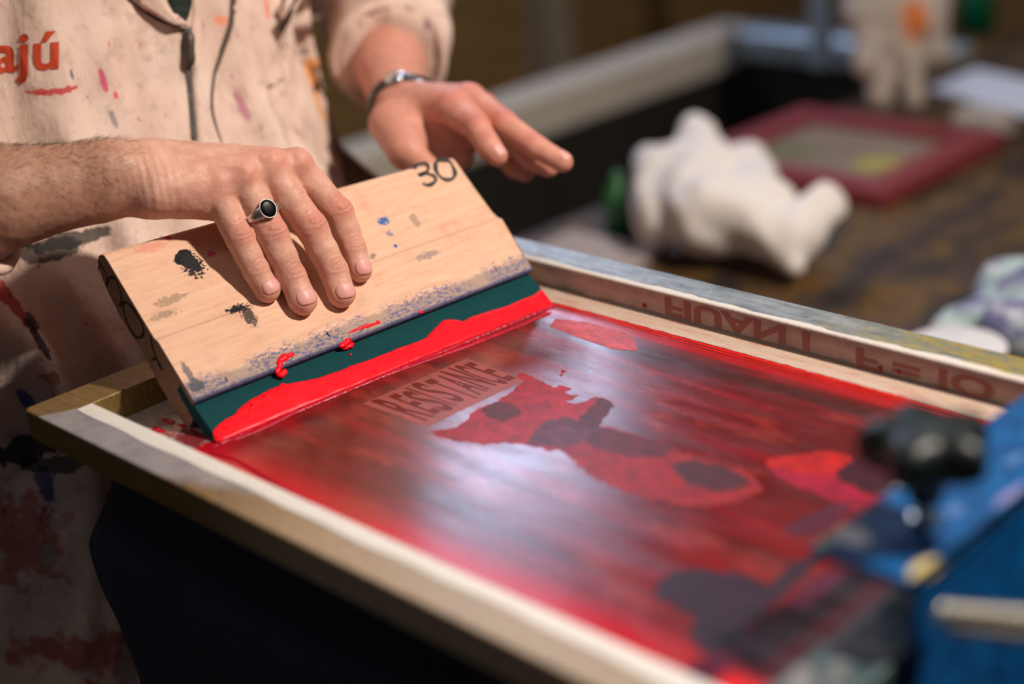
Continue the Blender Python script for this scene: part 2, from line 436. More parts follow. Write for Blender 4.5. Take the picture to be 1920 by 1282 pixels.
# the stencilled picture that shows through the ink: thin film on the mesh
def film(name, pts, col, lift, smooth_n=0, rough=.2, parent=screen, label=None):
    P = [onz(px, py, MZ) for px, py in pts]
    if smooth_n:
        P = spline(P, smooth_n * 4, True)
        P = [p + np.array((noise.fractal(Vector((p[0] * 1.3, p[1] * 1.3, lift * 900)), .8, 2, 4), noise.fractal(Vector((p[0] * 1.3, p[1] * 1.3, 50 + lift * 900)), .8, 2, 4), 0)) * .32 for p in P]
    P = [(p[0], p[1], MZ + lift) for p in P]
    m_ = film_mats.get(col)
    if m_ is None:
        t = T('film'); nz = t.noise(.9, 6, .7, t.scale(t.pos, (1, 1.4, 1)), .8)
        c = t.mix(t.rng(nz, .35, .65), tuple(q * .5 for q in col), tuple(min(1, q * .95) for q in col))
        m_ = t.out(c, .42, Specular_IOR_Level=.28); film_mats[col] = m_
    o = MB().poly(P).build(name, m_, parent)
    if label: o['label'] = label
    return o
film_mats = {}
film('stencil_shape', [(805, 808), (850, 800), (900, 765), (935, 750), (985, 712), (1010, 715), (1035, 722), (1050, 735), (1068, 755), (1095, 752), (1125, 745), (1141, 757), (1138, 780), (1120, 797), (1110, 805), (1095, 812), (1070, 830), (1050, 838), (1030, 842), (960, 832), (920, 832), (860, 826)], (.40, .014, .018), .008, 3, label='bright red leaf-like blot of the stencil')
film('stencil_shape', [(1085, 793), (1118, 748), (1141, 757), (1138, 780), (1115, 800)], (.10, .012, .012), .012, 3)
film('stencil_shape', [(905, 770), (935, 755), (975, 765), (965, 785), (930, 788)], (.12, .014, .01), .012, 3)
film('stencil_shape', [(970, 700), (1000, 706), (1012, 716), (994, 722)], (.42, .02, .02), .011, 2)
film('stencil_shape', [(1046, 700), (1056, 692), (1060, 696), (1054, 704)], (.5, .012, .014), .01, 2)
film('stencil_shape', [(1028, 732), (1052, 722), (1073, 727), (1062, 737), (1078, 742), (1064, 752), (1046, 742)], (.45, .012, .014), .011, 3)
film('stencil_shape', [(990, 830), (1010, 800), (1060, 782), (1095, 795), (1130, 805), (1085, 832), (1040, 836)], (.14, .03, .045), .010, 2)
film('stencil_shape', [(1050, 838), (1090, 825), (1130, 800), (1180, 812), (1260, 838), (1340, 868), (1400, 885), (1430, 910), (1400, 935), (1330, 950), (1240, 940), (1170, 920), (1110, 890), (1070, 860)], (.34, .016, .016), .009, 3, label='long red tongue-shaped blot of the stencil')
film('stencil_shape', [(1100, 830), (1130, 804), (1200, 818), (1262, 842), (1230, 858), (1160, 852)], (.13, .018, .018), .013, 3)
film('stencil_shape', [(1262, 872), (1290, 862), (1350, 875), (1395, 890), (1390, 915), (1330, 918), (1285, 900)], (.09, .02, .025), .013, 3)
film('stencil_shape', [(1435, 862), (1500, 852), (1560, 846), (1600, 862), (1580, 885), (1530, 890), (1470, 880)], (.52, .010, .006), .010, 3, label='bright red blot of the stencil')
film('stencil_shape', [(1440, 875), (1500, 882), (1560, 888), (1600, 905), (1640, 935), (1600, 955), (1540, 930), (1480, 905)], (.36, .006, .03), .008, 3)
film('stencil_shape', [(1565, 890), (1600, 862), (1660, 850), (1740, 862), (1700, 910), (1640, 925), (1600, 910)], (.06, .006, .012), .013, 3, label='plum dark blot of the stencil')
film('stencil_shape', [(1470, 990), (1540, 955), (1600, 940), (1560, 985), (1510, 1005)], (.10, .012, .03), .011, 3)
film('stencil_shape', [(1228, 1112), (1262, 1072), (1330, 1068), (1400, 1080), (1440, 1090), (1480, 1062), (1520, 1040), (1545, 1045), (1450, 1130), (1380, 1200), (1330, 1225), (1290, 1190), (1300, 1160), (1260, 1135)], (.035, .014, .026), .015, 3, label='plum black blot of the stencil')
film('stencil_shape', [(1042, 597), (1100, 604), (1165, 621), (1188, 634), (1196, 658), (1150, 655), (1085, 633), (1030, 612)], (.62, .09, .10), .012, 0, label='pink cut patch of the stencil')

# box with the hand-drawn word: x 15.8-22.3, y 16.6-25.9
t = T('word_panel'); nz = t.noise(1.2, 6, .7)
wp = t.out(t.ramp(nz, [(.35, (.22, .075, .06)), (.6, (.36, .07, .06))]), .4, Specular_IOR_Level=.35)
B = [onz(px, py, MZ) for px, py in ((680, 757), (875, 672), (985, 712), (800, 800))]
lifted = lambda p, l: np.array((p[0], p[1], MZ + l))
mesh('word_panel', [lifted(p, .010) for p in (B[0], B[1], B[2], B[3])], [(0, 3, 2, 1)], wp, screen)
wl = T('word_letters'); wlm = wl.out((.13, .008, .006), .4, Specular_IOR_Level=.25)
word = 'RESISTANCE'; u0 = .055; adv = [.115, .085, .10, .055, .10, .085, .105, .115, .085, .09]
V = []; Fc = []
for i, ch in enumerate(word):
    P, fc = glyphs(ch, .02, 4); wch = adv[i] * (.86 if ch != 'I' else .30)
    v0, v1 = .12 + .04 * math.sin(i * 2.1), .93 + .05 * math.cos(i * 1.7)
    off = .02 if ch != 'I' else .035
    k = len(V)
    for p in P:
        u = u0 + off * .3 + wch * p[0] + .012 * p[1] * math.sin(i * 1.3); v = v0 + (v1 - v0) * p[1]
        top = B[0] * (1 - u) + B[1] * u; bot = B[3] * (1 - u) + B[2] * u
        V.append(lifted(bot * (1 - v) + top * v, .016))
    Fc += [[j + k for j in f] for f in fc]; u0 += adv[i]
mesh('word_lettering', V, Fc, wlm, screen)

# wet ink ridges lying on the mesh
t = T('wet_red_ink'); nz = t.noise(2.5, 4)
wet = t.out(t.mix(nz, (.88, .002, .012), (.95, .012, .022)), .32, nz, .05, .002, Specular_IOR_Level=.16)
t = T('dark_wet_ink'); wetd = t.out(t.mix(t.noise(1.4, 4), (.30, .001, .03), (.55, .002, .01)), .34, t.noise(3, 3), .2, .003, Specular_IOR_Level=.3)
def bead(name, P, r, mat, parent, n=7, amp=.5, fr=1.3, flat=.5, z=MZ):
    P = spline(P, 10); mb = MB(); R = [max(.02, r * (1 + amp * noise.noise(Vector((i * .13 * fr, r * 40, 1))) + amp * .6 * noise.noise(Vector((i * .5 * fr, 5, r))))) for i in range(len(P))]
    R[0] = R[-1] = .02
    mb.tube(P, R, n); mb.V = [np.array((v[0], v[1], z + max(-.01, (v[2] - z) * flat))) for v in mb.V]
    return mb.build(name, mat, parent, True)
ln = lambda pts, z=MZ: [np.array(onz(px, py, z)) for px, py in pts]
bead('ink_ridge', ln([(392, 838), (470, 812), (600, 752), (760, 690), (900, 640), (1035, 585)]), .28, wetd, screen)
bead('ink_ridge', ln([(395, 846), (450, 866), (520, 908), (600, 950), (660, 980)]), .2, wetd, screen)
bead('ink_ridge', [(16, 36.85, MZ), (26, 36.8, MZ), (38, 36.75, MZ), (52, 36.7, MZ)], .07, wet, screen, amp=.9, fr=3)
bead('ink_ridge', [(26, 5.0, MZ), (36, 4.7, MZ), (46, 4.6, MZ), (55, 4.6, MZ)], .10, wet, screen, amp=.8)
bead('ink_ridge', [(57.6, 5, MZ), (57.4, 12, MZ), (57.5, 20, MZ), (57.4, 30, MZ)], .16, wetd, screen, amp=.8)
for (px, py, r) in ((1208, 572, .16), (1650, 690, .18), (1685, 697, .12)):
    p = onpl(px, py, np.array([0, 39.55, 0]), np.array([0, 1., 0]))
    mb = MB(); mb.tube([p + (0, -.02, r), p + (0, -.05, r * .5), p + (0, -.06, -r * .3), p + (0, -.02, -r)], [.02, r * .8, r * .9, .02], 8)
    mb.build('ink_drop', wetd, screen, True)
for (px, py, r) in ((318, 790, .45), (342, 798, .3), (296, 806, .5), (368, 792, .35)):
    p = onz(px, py, MZ); k = 14; Vr = [(p[0], p[1], MZ + .12)]
    for q, rr in ((.5, .1), (.85, .06), (1.0, -.01)):
        Vr += [(p[0] + r * q * 1.5 * math.cos(a_) * (1 + .25 * math.sin(3 * a_ + px)), p[1] + r * q * .7 * math.sin(a_) * (1 + .2 * math.cos(2 * a_)), MZ + rr) for a_ in [2 * math.pi * i / k for i in range(k)]]
    Fr = [[0, 1 + i, 1 + (i + 1) % k] for i in range(k)] + [[1 + s_ * k + i, 1 + (s_ + 1) * k + i, 1 + (s_ + 1) * k + (i + 1) % k, 1 + s_ * k + (i + 1) % k] for s_ in (0, 1) for i in range(k)]
    mesh('ink_drop', Vr, Fr, wetd, screen, True)

# ------------------------------------------------------------------ squeegee
E1 = np.array([12.405, 7.086, MZ]); E2 = np.array([14.46, 37.015, MZ])
U = (E2 - E1) / np.linalg.norm(E2 - E1); S = np.array([-U[1], U[0], 0])
TH = math.radians(43.5); D = S * math.cos(TH) + np.array([0, 0, math.sin(TH)]); N = -(S * math.sin(TH)) + np.array([0, 0, math.cos(TH)])
def SQ(t_, a_, n_): return E1 + U * t_ + D * a_ + N * n_
def sq(px, py, n_=0.0):
    q = onpl(px, py, E1 + N * n_, N) - E1; return q @ U, q @ D
def sqp(px, py, n_=0.0): return onpl(px, py, E1 + N * n_, N)
squeegee = empty('squeegee', (5, 22, MZ), 'wooden squeegee with a dark green blade loaded with red ink', 'squeegee')
prof = [(3.30, -.42), (3.30, .0), (3.38, .10), (5.6, .10), (8.25, .10), (8.45, .02), (8.75, -.13), (9.4, -.16), (12.5, -.17), (15.4, -.17), (15.85, -.24), (16.15, -.5),
        (16.35, -1.0), (16.3, -1.5), (16.0, -1.95), (15.2, -2.4), (14.0, -2.75), (12.4, -3.0), (10.6, -2.9), (9.4, -2.75), (8.2, -3.0), (6.8, -3.2), (4.0, -3.1), (2.9, -2.95), (2.75, -2.7), (2.75, -1.9), (2.75, -1.45),
        (5.2, -1.42), (5.2, -.44)]
nt = 61; V = []; uv = []
for i in range(nt):
    tt = -.05 + 30.25 * i / (nt - 1)
    for a_, n_ in prof:
        a2 = a_ - max(0, a_ - 8) / 8 * 1.15 * (i / (nt - 1)); e = .05 if i in (0, nt - 1) else 0
        if a_ > 3.6: a2 -= e
        V.append(SQ(tt + (.28 * math.exp(-((a2 - 8.0) / .9) ** 2) - .12 * max(0, a2 - 9) / 7 if i == nt - 1 else 0), a2, n_)); uv.append((tt, a2))
m_ = len(prof)
F = [[i * m_ + j, i * m_ + (j + 1) % m_, (i + 1) * m_ + (j + 1) % m_, (i + 1) * m_ + j] for i in range(nt - 1) for j in range(m_)]
def capf(o): return [[o + 27, o + 26, o + 25, o + 24, o + 23, o + 22, o + 21, o + 20, o + 19, o + 18, o + 5, o + 4, o + 28], [o + 28, o + 4, o + 3, o + 2, o + 1, o + 0], [o + k for k in range(5, 19)]]
nv = len(V)
for side, off in ((0, 0), (1, (nt - 1) * m_)):   # end faces with their own vertices, for a clean edge
    V += V[off:off + m_]; uv += [(-50, u_[1]) for u_ in uv[off:off + m_]]
    f = capf(nv + side * m_)
    F += f if side else [q[::-1] for q in f]
t = T('beech_wood'); uvn = t.uv(); X = t.xyz(uvn)
g1 = t.noise(1.0, 6, .6, t.scale(uvn, (.25, 2.6, 1)), .3); g2 = t.noise(1.0, 3, .6, t.scale(uvn, (1.6, 14, 1)))
wood = t.ramp(g1, [(.28, (.65, .375, .25)), (.5, (.71, .445, .31)), (.75, (.75, .505, .37))])
wood = t.mix(t.m('MULTIPLY', t.rng(g2, .56, .72), .22), wood, (.42, .17, .07))
fl = t.noise(1.0, 2, .5, t.scale(uvn, (3.5, 16, 1))); wood = t.mix(t.m('MULTIPLY', t.rng(fl, .66, .74), .3), wood, (.36, .13, .05))
grime = t.noise(.55, 5, .65, uvn); wood = t.mix(t.m('MULTIPLY', t.rng(grime, .5, .75), .22), wood, (.30, .22, .16))
pinkm = t.m('MULTIPLY', t.rng(t.noise(.35, 4, .6, t.scale(uvn, (1, .5, 1))), .55, .75), .35); wood = t.mix(pinkm, wood, (.62, .20, .12))
# grey worn band and dry blue ink along the lower edge
bn = t.noise(1.2, 6, .75, uvn); lowe = t.m('MULTIPLY_ADD', t.m('SUBTRACT', bn, .5), 1.6, X[1])
wood = t.mix(t.m('MULTIPLY', t.rng(lowe, 4.7, 4.3), .75), wood, (.30, .235, .20))
band = t.m('MULTIPLY', t.rng(t.noise(3.0, 6, .8, t.scale(uvn, (.8, 1.6, 1))), .49, .53), t.rng(t.m('MULTIPLY_ADD', t.m('SUBTRACT', bn, .5), 2.2, X[1]), 5.2, 4.6))
band = t.m('MULTIPLY', band, t.rng(t.noise(.3, 3, .5, uvn), .35, .5)); wood = t.mix(t.m('MULTIPLY', band, .8), wood, (.055, .085, .24))
wood = t.mix(t.m('MULTIPLY', t.rng(X[1], 3.62, 3.42), .8), wood, (.03, .05, .14))
wood = t.mix(t.m('MULTIPLY', t.rng(t.m('ABSOLUTE', t.m('SUBTRACT', X[1], 8.5)), .10, .0), .35), wood, (.25, .10, .05))
def B2(px, py): q = sq(px, py); return (q[0], q[1], 0)
def spot(wood, px, py, rx, ry, col, wob=.5, ns=1.5, op=1.0, soft=.08):
    return t.mix(t.m('MULTIPLY', t.blob(uvn, B2(px, py), (rx, ry, 60), wob, ns, soft), op), wood, col)
wood = spot(wood, 345, 480, .75, .6, (.012, .012, .014), .35, 1.3)
wood = spot(wood, 362, 494, .75, .95, (.02, .02, .022), .9, 4.5)
wood = spot(wood, 445, 578, .8, .35, (.02, .02, .02), .8, 4.0)
wood = spot(wood, 466, 593, .45, .8, (.03, .03, .03), .9, 5.0, .9)
wood = spot(wood, 368, 724, .55, .5, (.06, .07, .09), .5, 2.2, .85)
wood = spot(wood, 352, 700, .25, .8, (.10, .11, .13), .4, 2.2, .8)
wood = spot(wood, 318, 560, 1.2, .3, (.22, .16, .11), .9, 3.5, .6)
wood = spot(wood, 308, 588, 1.0, .25, (.22, .16, .11), .9, 3.5, .6)
wood = spot(wood, 397, 473, .3, .28, (.65, .04, .16), .8, 4.0, .8)
wood = spot(wood, 316, 441, .2, .3, (.60, .03, .15), .8, 4.0, .9)
wood = spot(wood, 285, 460, 1.2, .4, (.70, .22, .16), .8, 2.0, .5)
wood = spot(wood, 720, 412, .5, .3, (.05, .13, .35), .9, 4.0)
wood = spot(wood, 743, 459, .18, .16, (.03, .12, .4), .4, 4.0)
wood = spot(wood, 732, 436, .3, .25, (.16, .17, .24), .9, 4.0, .8)
wood = spot(wood, 700, 478, .3, .2, (.18, .16, .14), .9, 4.0, .8)
wood = spot(wood, 779, 410, .35, .6, (.24, .18, .14), .6, 3.0, .6)
wood = spot(wood, 800, 480, 1.0, .3, (.24, .2, .2), .9, 4.0, .7)
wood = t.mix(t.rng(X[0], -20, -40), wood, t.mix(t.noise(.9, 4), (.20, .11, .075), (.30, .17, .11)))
# end faces are a darker brown
woodm = t.out(wood, t.rng(g1, .3, .7, .62, .7), t.m('MULTIPLY_ADD', g2, .5, g1), .12, .002, Specular_IOR_Level=.12)
mesh('handle', V, F, woodm, squeegee, False, uv)
# blade
bp = [(0, 0), (.5, -.03), (3.25, -.40), (3.3, -.44), (5.1, -.46), (5.1, -1.40), (3.3, -1.42), (1.15, -1.12)]
V = []
for tt in np.linspace(.02, 30.0, 41): V += [SQ(tt, a_, n_) for a_, n_ in bp]
k = len(bp); F = [[i * k + j, i * k + (j + 1) % k, (i + 1) * k + (j + 1) % k, (i + 1) * k + j] for i in range(40) for j in range(k)] + [list(range(k))[::-1], [40 * k + j for j in range(k)]]
t = T('green_blade'); bl = t.out(t.mix(t.noise(.5, 4), (.0, .032, .040), (.002, .055, .058)), .6, t.noise(1.2, 3), .1, .002, Specular_IOR_Level=.1)
tag(mesh('blade', V, F, bl, squeegee), 'dark green rubber blade')
# ink coat on the blade
up = [(398, 816), (401, 803), (410, 795), (417, 789), (430, 781), (439, 777), (447, 766), (456, 758), (476, 743), (487, 739), (506, 727), (523, 721), (530, 715), (540, 717), (570, 712), (597, 707), (625, 697), (640, 693),
      (655, 685), (672, 680), (700, 670), (724, 661), (750, 650), (778, 641), (798, 633), (808, 622), (822, 608), (832, 598), (845, 596), (858, 598), (868, 602), (885, 592), (915, 583), (950, 573), (980, 560), (1000, 553), (1008, 546), (1018, 540)]
UQ = [sq(*p, -.1) for p in up]; nu, nvv = 240, 16; V = []
tts = np.linspace(UQ[0][0] - .02, 30.02, nu)
ua = np.interp(tts, [q[0] for q in UQ], [q[1] for q in UQ])
for i, tt in enumerate(tts):
    a1 = ua[i] + .07 * noise.noise(Vector((tt * 4.5, 0, 0))) + .04 * noise.noise(Vector((tt * 13, 3, 0)))
    if i == 0: a1 = .5
    for j in range(nvv):
        v = j / (nvv - 1); a_ = -.03 + (a1 + .03) * v
        th = .19 * min(1, (1 - v) * 9) ** .5 * min(1, (v * 8 + .12)) ** .5 * min(1, (i + .0) / 4 + .0, (nu - 1 - i) / 3) ** .5
        th += .04 * noise.noise(Vector((tt * .8, a_ * 1.2, 7))) * (1 if th > .05 else 0)
        base = -.01 - a_ * .40 / 3.25
        V.append(SQ(tt, a_, base + th))
MB().grid(V, nu, nvv).build('ink_coating', wet, squeegee, True)
V = []
for i, tt in enumerate(tts):   # darker roll of ink squeezed out under the blade edge
    for j in range(7):
        an = math.pi * j / 6; rr = .16 + .07 * noise.noise(Vector((tt * .5, 3, 0))) + .05 * noise.noise(Vector((tt * 3, 8, 0)))
        V.append(SQ(tt, 0, 0) + np.array([.10, 0, .02]) + np.array([math.cos(an) * rr * 1.5, 0, math.sin(an) * rr]))
MB().grid(V, nu, 7).build('ink_bead', wetd, squeegee, True)
def smear(pts, w, n_=.1, mat=wet):
    P = spline([sqp(px, py, n_) for px, py in pts], 6); mb = MB(); m2 = len(P)
    R = [max(.015, w * (1 + .5 * noise.noise(Vector((i * .5, w * 9, pts[0][0])))) * math.sin(math.pi * (i + .4) / (m2 - .2)) ** .5) for i in range(m2)]
    mb.tube(P, R, 8); mb.V = [v - N * max(0, ((v - SQ(0, 0, n_)) @ N)) * .45 for v in mb.V]
    return mb.build('ink_drip', mat, squeegee, True)
smear([(518, 700), (524, 688), (526, 676), (538, 668), (552, 663)], .26)
smear([(520, 702), (530, 701), (536, 692)], .24, .0)
smear([(512, 694), (524, 704), (533, 706)], .14, -.25)
smear([(653, 625), (675, 615), (700, 608), (713, 603)], .13)
smear([(706, 601), (713, 606)], .13)
smear([(636, 650), (648, 643), (656, 634)], .22)
smear([(640, 653), (655, 648), (662, 642)], .22, -.2)
smear([(785, 586), (793, 583)], .12)
smear([(656, 663), (659, 666)], .09, -.25); smear([(655, 686), (657, 688)], .06, -.25)
bub = T('ink_bubble_gloss').out((.9, .01, .015), .08, Specular_IOR_Level=.8)
for i_, (px, py) in enumerate(((452, 779), (468, 766), (473, 757), (493, 759), (498, 740), (516, 736), (407, 817), (426, 800), (489, 797), (767, 678), (788, 671), (752, 686))):
    p = sqp(px, py, .14); r_ = .05 + .035 * ((i_ * 7) % 5) / 4; V = []; F = []
    for a_ in range(5):
        for b_ in range(10):
            th_, ph_ = math.pi / 2 * a_ / 4, 2 * math.pi * b_ / 10; V.append(p + (U * math.cos(ph_) + D * math.sin(ph_)) * r_ * math.cos(th_) + N * r_ * math.sin(th_))
    F = [[a_ * 10 + b_, a_ * 10 + (b_ + 1) % 10, (a_ + 1) * 10 + (b_ + 1) % 10, (a_ + 1) * 10 + b_] for a_ in range(4) for b_ in range(10)]
    mesh('ink_bubble', V, F, bub, squeegee, True)
# nails in the wood
nm = T('dark_steel'); nailm = nm.out((.12, .12, .13), .35, Metallic=.9)
for px, py in ((425, 712), (616, 628), (930, 505)):
    p = sqp(px, py, .1); mb = MB(); mb.tube([p - D * .12 - N * .03, p + D * .14 + N * .06, p + D * .22 + N * .03], [.06, .055, .03], 8); mb.build('staple', nailm, squeegee, True)
# handwritten marks
mk = T('black_marker'); mkm = mk.out((.008, .007, .008), .45)
def stroke(P, w, nrm, closed=False):
    P = spline(P, 8, closed)
    if closed: P.append(P[0])
    wv = [w * (1 + .25 * math.sin(i * .35 + len(P))) for i in range(len(P))]
    V, F = ribbon(P, wv, nrm, .02); mesh('marker_writing', V, F, mkm, squeegee)
A = lambda pts: [sqp(px, py, -.17) for px, py in pts]
stroke(A([(776, 315), (783, 308), (795, 306), (803, 312), (800, 322), (786, 329), (800, 326), (813, 330), (817, 338), (808, 346), (798, 347), (793, 343)]), .30, N)
stroke(A([(818, 304), (828, 300), (842, 302), (850, 314), (853, 326), (848, 335), (836, 337), (824, 330), (817, 318)]), .32, N, True)
EN = -U
def EA(pts):
    return [onpl(px, py, SQ(-.06, 0, 0), EN) for px, py in pts]
stroke(EA([(185, 506), (187, 496), (193, 502), (200, 516), (201, 530), (199, 537)]), .16, EN)
stroke(EA([(199, 537), (207, 520), (218, 526), (226, 547), (228, 568), (222, 572)]), .18, EN)
stroke(EA([(234, 566), (243, 571), (258, 592), (268, 612), (268, 628), (256, 632), (244, 616), (236, 595), (231, 575)]), .2, EN, True)
stroke(EA([(283, 632), (287, 655), (298, 680), (303, 692)]), .2, EN)
stroke(EA([(284, 676), (292, 672), (298, 684), (305, 694)]), .16, EN)
# ------------------------------------------------------------------ the printer: body
def cP(x, y, n_):                   # a point seen at (x, y) in the hand close-up, n_ above the wood
    return sqp(160 + x / 3.2, 220 + y / 3.2, n_)
t = T('skin')
red = t.attr('red')[2]; wr = t.attr('wr_mask')[2]; wc = t.attr('wr_coord')[2]; shade = t.attr('tan')[2]
n1 = t.noise(.9, 5, .6); n2 = t.noise(5.0, 5, .65)
c = t.ramp(n1, [(.3, (.58, .29, .21)), (.55, (.68, .375, .28)), (.75, (.74, .44, .345))])
c = t.mix(t.m('MULTIPLY', red, .75), c, (.60, .17, .125)); c = t.mix(t.m('MULTIPLY', t.rng(n2, .5, .7), .18), c, (.42, .15, .10))
c = t.mix(shade, c, (.33, .16, .095))
cell = t.n('ShaderNodeTexVoronoi', {'Vector': t.pos, 'Scale': 9.0}, feature='DISTANCE_TO_EDGE').outputs[0]
fold = t.m('MULTIPLY', t.m('SINE', t.m('MULTIPLY_ADD', n2, 5.5, t.m('MULTIPLY', wc, 20.0))), wr)
b_ = t.m('MULTIPLY_ADD', fold, .75, t.m('MULTIPLY_ADD', t.rng(cell, 0, .08), .16, t.m('MULTIPLY', n2, .45)))
skin = t.out(c, t.rng(n2, .3, .7, .40, .56), b_, .55, .0011, Subsurface_Weight=.12, Subsurface_Radius=(.012, .004, .002), Subsurface_Scale=.6)

prims = []; joints = []      # joints: (point, finger direction, dorsal direction, radius, kind)
fingers = {
    'pinky': [(775, 420, 3.3, 1.20), (925, 722, 2.0, .92), (1028, 925, .95, .85), (1092, 1032, .62, .80)],
    'ring': [(945, 370, 3.9, 1.25), (1120, 700, 2.5, 1.04), (1238, 955, 1.10, .92), (1305, 1100, .72, .90)],
    'middle': [(1105, 315, 4.2, 1.30), (1355, 660, 2.6, 1.05), (1492, 925, 1.15, .94), (1538, 1058, .74, .88)],
    'index': [(1265, 300, 3.9, 1.28), (1520, 570, 2.2, 1.0), (1608, 790, 1.10, .86), (1650, 915, .70, .77)]}
FJ = {}
for nm, J in fingers.items():
    R = [j[3] * (1.0 if k == 0 else 1.13) for k, j in enumerate(J)]; P = [cP(x, y, n_ + (r_ - j3) * .9) for (x, y, n_, j3), r_ in zip(J, R)]
    FJ[nm] = (P, R)
wrist = at(262, 326, 109.2); fore0 = at(0, 372, 106.0); elbow = at(-330, 430, 107.0)
dors = N * .85 + np.array([0, 0, .5]); dors /= np.linalg.norm(dors)
handp = [seg(elbow, fore0, 4.6, 3.45), seg(fore0, wrist - (wrist - fore0) * .22, 3.4, 2.65, 1.0), seg(wrist - (wrist - fore0) * .25, wrist, 2.65, 2.35, 1.2)]
ulna = at(229, 316, 107.1); handp += [seg(ulna, ulna + (fore0 - wrist) * .1, 1.0, .8, 1.8)]
for i, nm in enumerate(('pinky', 'ring', 'middle', 'index')):
    P, R = FJ[nm]; off = at(290, 352 - 13 * i, 108.6 + .9 * i)
    handp.append(seg(off, P[0], 1.95, R[0], 1.6))
heel = at(325, 384, 109.2); handp.append(seg(wrist + (heel - wrist) * .5, cP(770, 520, 2.2), 1.6, 1.15, 2.0))      # outer edge of the palm
handp.append(seg(cP(800, 470, 2.6), cP(1230, 380, 2.7), .95, 1.0, 1.0))                                             # knuckle row
for a_, b_2 in (('pinky', 'ring'), ('ring', 'middle'), ('middle', 'index')):                                          # webs
    A1, A2 = FJ[a_][0][0], FJ[a_][0][1]; B1, B3 = FJ[b_2][0][0], FJ[b_2][0][1]
    w_ = (A1 * .82 + A2 * .18 + B1 * .82 + B3 * .18) / 2 - N * .6
    handp.append(seg((A1 + B1) / 2 - N * .7, w_, .8, .5, .7))
for nm, (P, R) in FJ.items():
    for j in range(3):
        a_, b_2 = P[j], P[j + 1]; r1, r2 = R[j], R[j + 1]
        mid = (a_ + b_2) / 2
        if j == 0: handp.append(seg(a_, b_2, r1 * .93, r2 * .97, .38))
        elif j == 1: handp += [seg(a_, mid, r1 * .97, r2 * 1.02, .25), seg(mid, b_2, r2 * 1.02, r2 * .97, .25)]
        else: handp += [seg(a_, b_2, r1 * .97, r2, .25)]
    # knuckle bumps and finger pads
    handp.append(seg(P[1] + N * R[1] * .22, P[1] + N * R[1] * .25, R[1] * .86, R[1] * .84, .35))
    handp.append(seg(P[2] + N * R[2] * .18, P[2] + N * R[2] * .18, R[2] * .86, R[2] * .86, .3))
    handp.append(seg(P[3] - N * .06 + (P[3] - P[2]) * .0, P[3] - N * .06, R[3] * .92, R[3] * .92, .3))
    handp.append(seg(P[0] + dors * .28, P[0] + dors * .55, R[0] * .80, R[0] * .80, .5))
# thumb behind the handle
TP = [at(318, 332, 112.5), SQ(11.3, 18.6, .7), SQ(13.0, 17.3, -3.6), SQ(13.6, 14.6, -4.05), ]
handp += [seg(TP[0], TP[1], 1.7, 1.25, 1.4), seg(TP[1], TP[2], 1.2, 1.02, .6), seg(TP[2], TP[3], 1.0, .85, .3)]
def hand_fn(P): return sdf_eval(handp, P)
lo = np.array([-24., -17., 5.]); 
V1, F1, G1 = iso(hand_fn, (-21, -18, 0), (13, 30, 21), .13)

# left arm and hand, held open above the far end of the squeegee
lw = at(748, 196, 136.5); le = at(706, -10, 159); lsh = np.array([-29., 42., 42.])
LF = {'index': [(848, 205, 130, 1.2), (895, 240, 126.8, .92), (917, 275, 125.8, .84), (932, 292, 125.6, .72)],
      'middle': [(880, 190, 131, 1.25), (945, 233, 128, .95), (1005, 276, 126.6, .82), (1055, 304, 126, .70)],
      'ring': [(903, 205, 133, 1.2), (960, 262, 130.5, .92), (1002, 300, 129.5, .82), (1028, 314, 129, .7)],
      'pinky': [(905, 235, 135, 1.1), (935, 285, 133, .82), (965, 315, 132, .72), (985, 325, 131.5, .62)]}
leftp = [seg(lsh, le, 5.0, 4.4), seg(le, lw + (le - lw) * .3, 4.3, 3.2, 1.0), seg(lw + (le - lw) * .3, lw, 3.1, 2.45, 1.0)]
ldn = np.array([-.1, -.15, 1.0]); ldn /= np.linalg.norm(ldn); LJ = {}
for nm, J in LF.items():
    P = [at(x, y, z) for x, y, z, r in J]; R = [q[3] * 1.2 for q in J]; LJ[nm] = (P, R)
    leftp.append(seg(lw + (P[0] - lw) * .2, P[0], 1.7, R[0], 1.5))
    for j in range(3): leftp.append(seg(P[j], P[j + 1], R[j] * .97, R[j + 1], .3))
    leftp.append(seg(P[1] + ldn * .2, P[1] + ldn * .2, R[1] * .85, R[1] * .85, .3)); leftp.append(seg(P[0] + ldn * .35, P[0] + ldn * .35, R[0] * .75, R[0] * .75, .6))
lt = [at(735, 232, 133), at(762, 282, 129.5), at(805, 318, 128.3), at(838, 340, 128)]
leftp += [seg(lw, lt[1], 1.7, 1.45, 1.5), seg(lt[0], lt[1], 2.0, 1.5, 1.2), seg(lt[1], lt[2], 1.3, 1.0, .5), seg(lt[2], lt[3], .95, .75, .3)]
leftp += [seg(at(775, 235, 133), at(868, 250, 132.5), 2.0, 1.6, 1.2), seg(at(770, 275, 132), at(860, 292, 132.5), 1.7, 1.3, 1.2)]
def left_fn(P): return sdf_eval(leftp, P)
V2, F2, G2 = iso(left_fn, (-34, 36, 1), (11, 52, 47), .2)

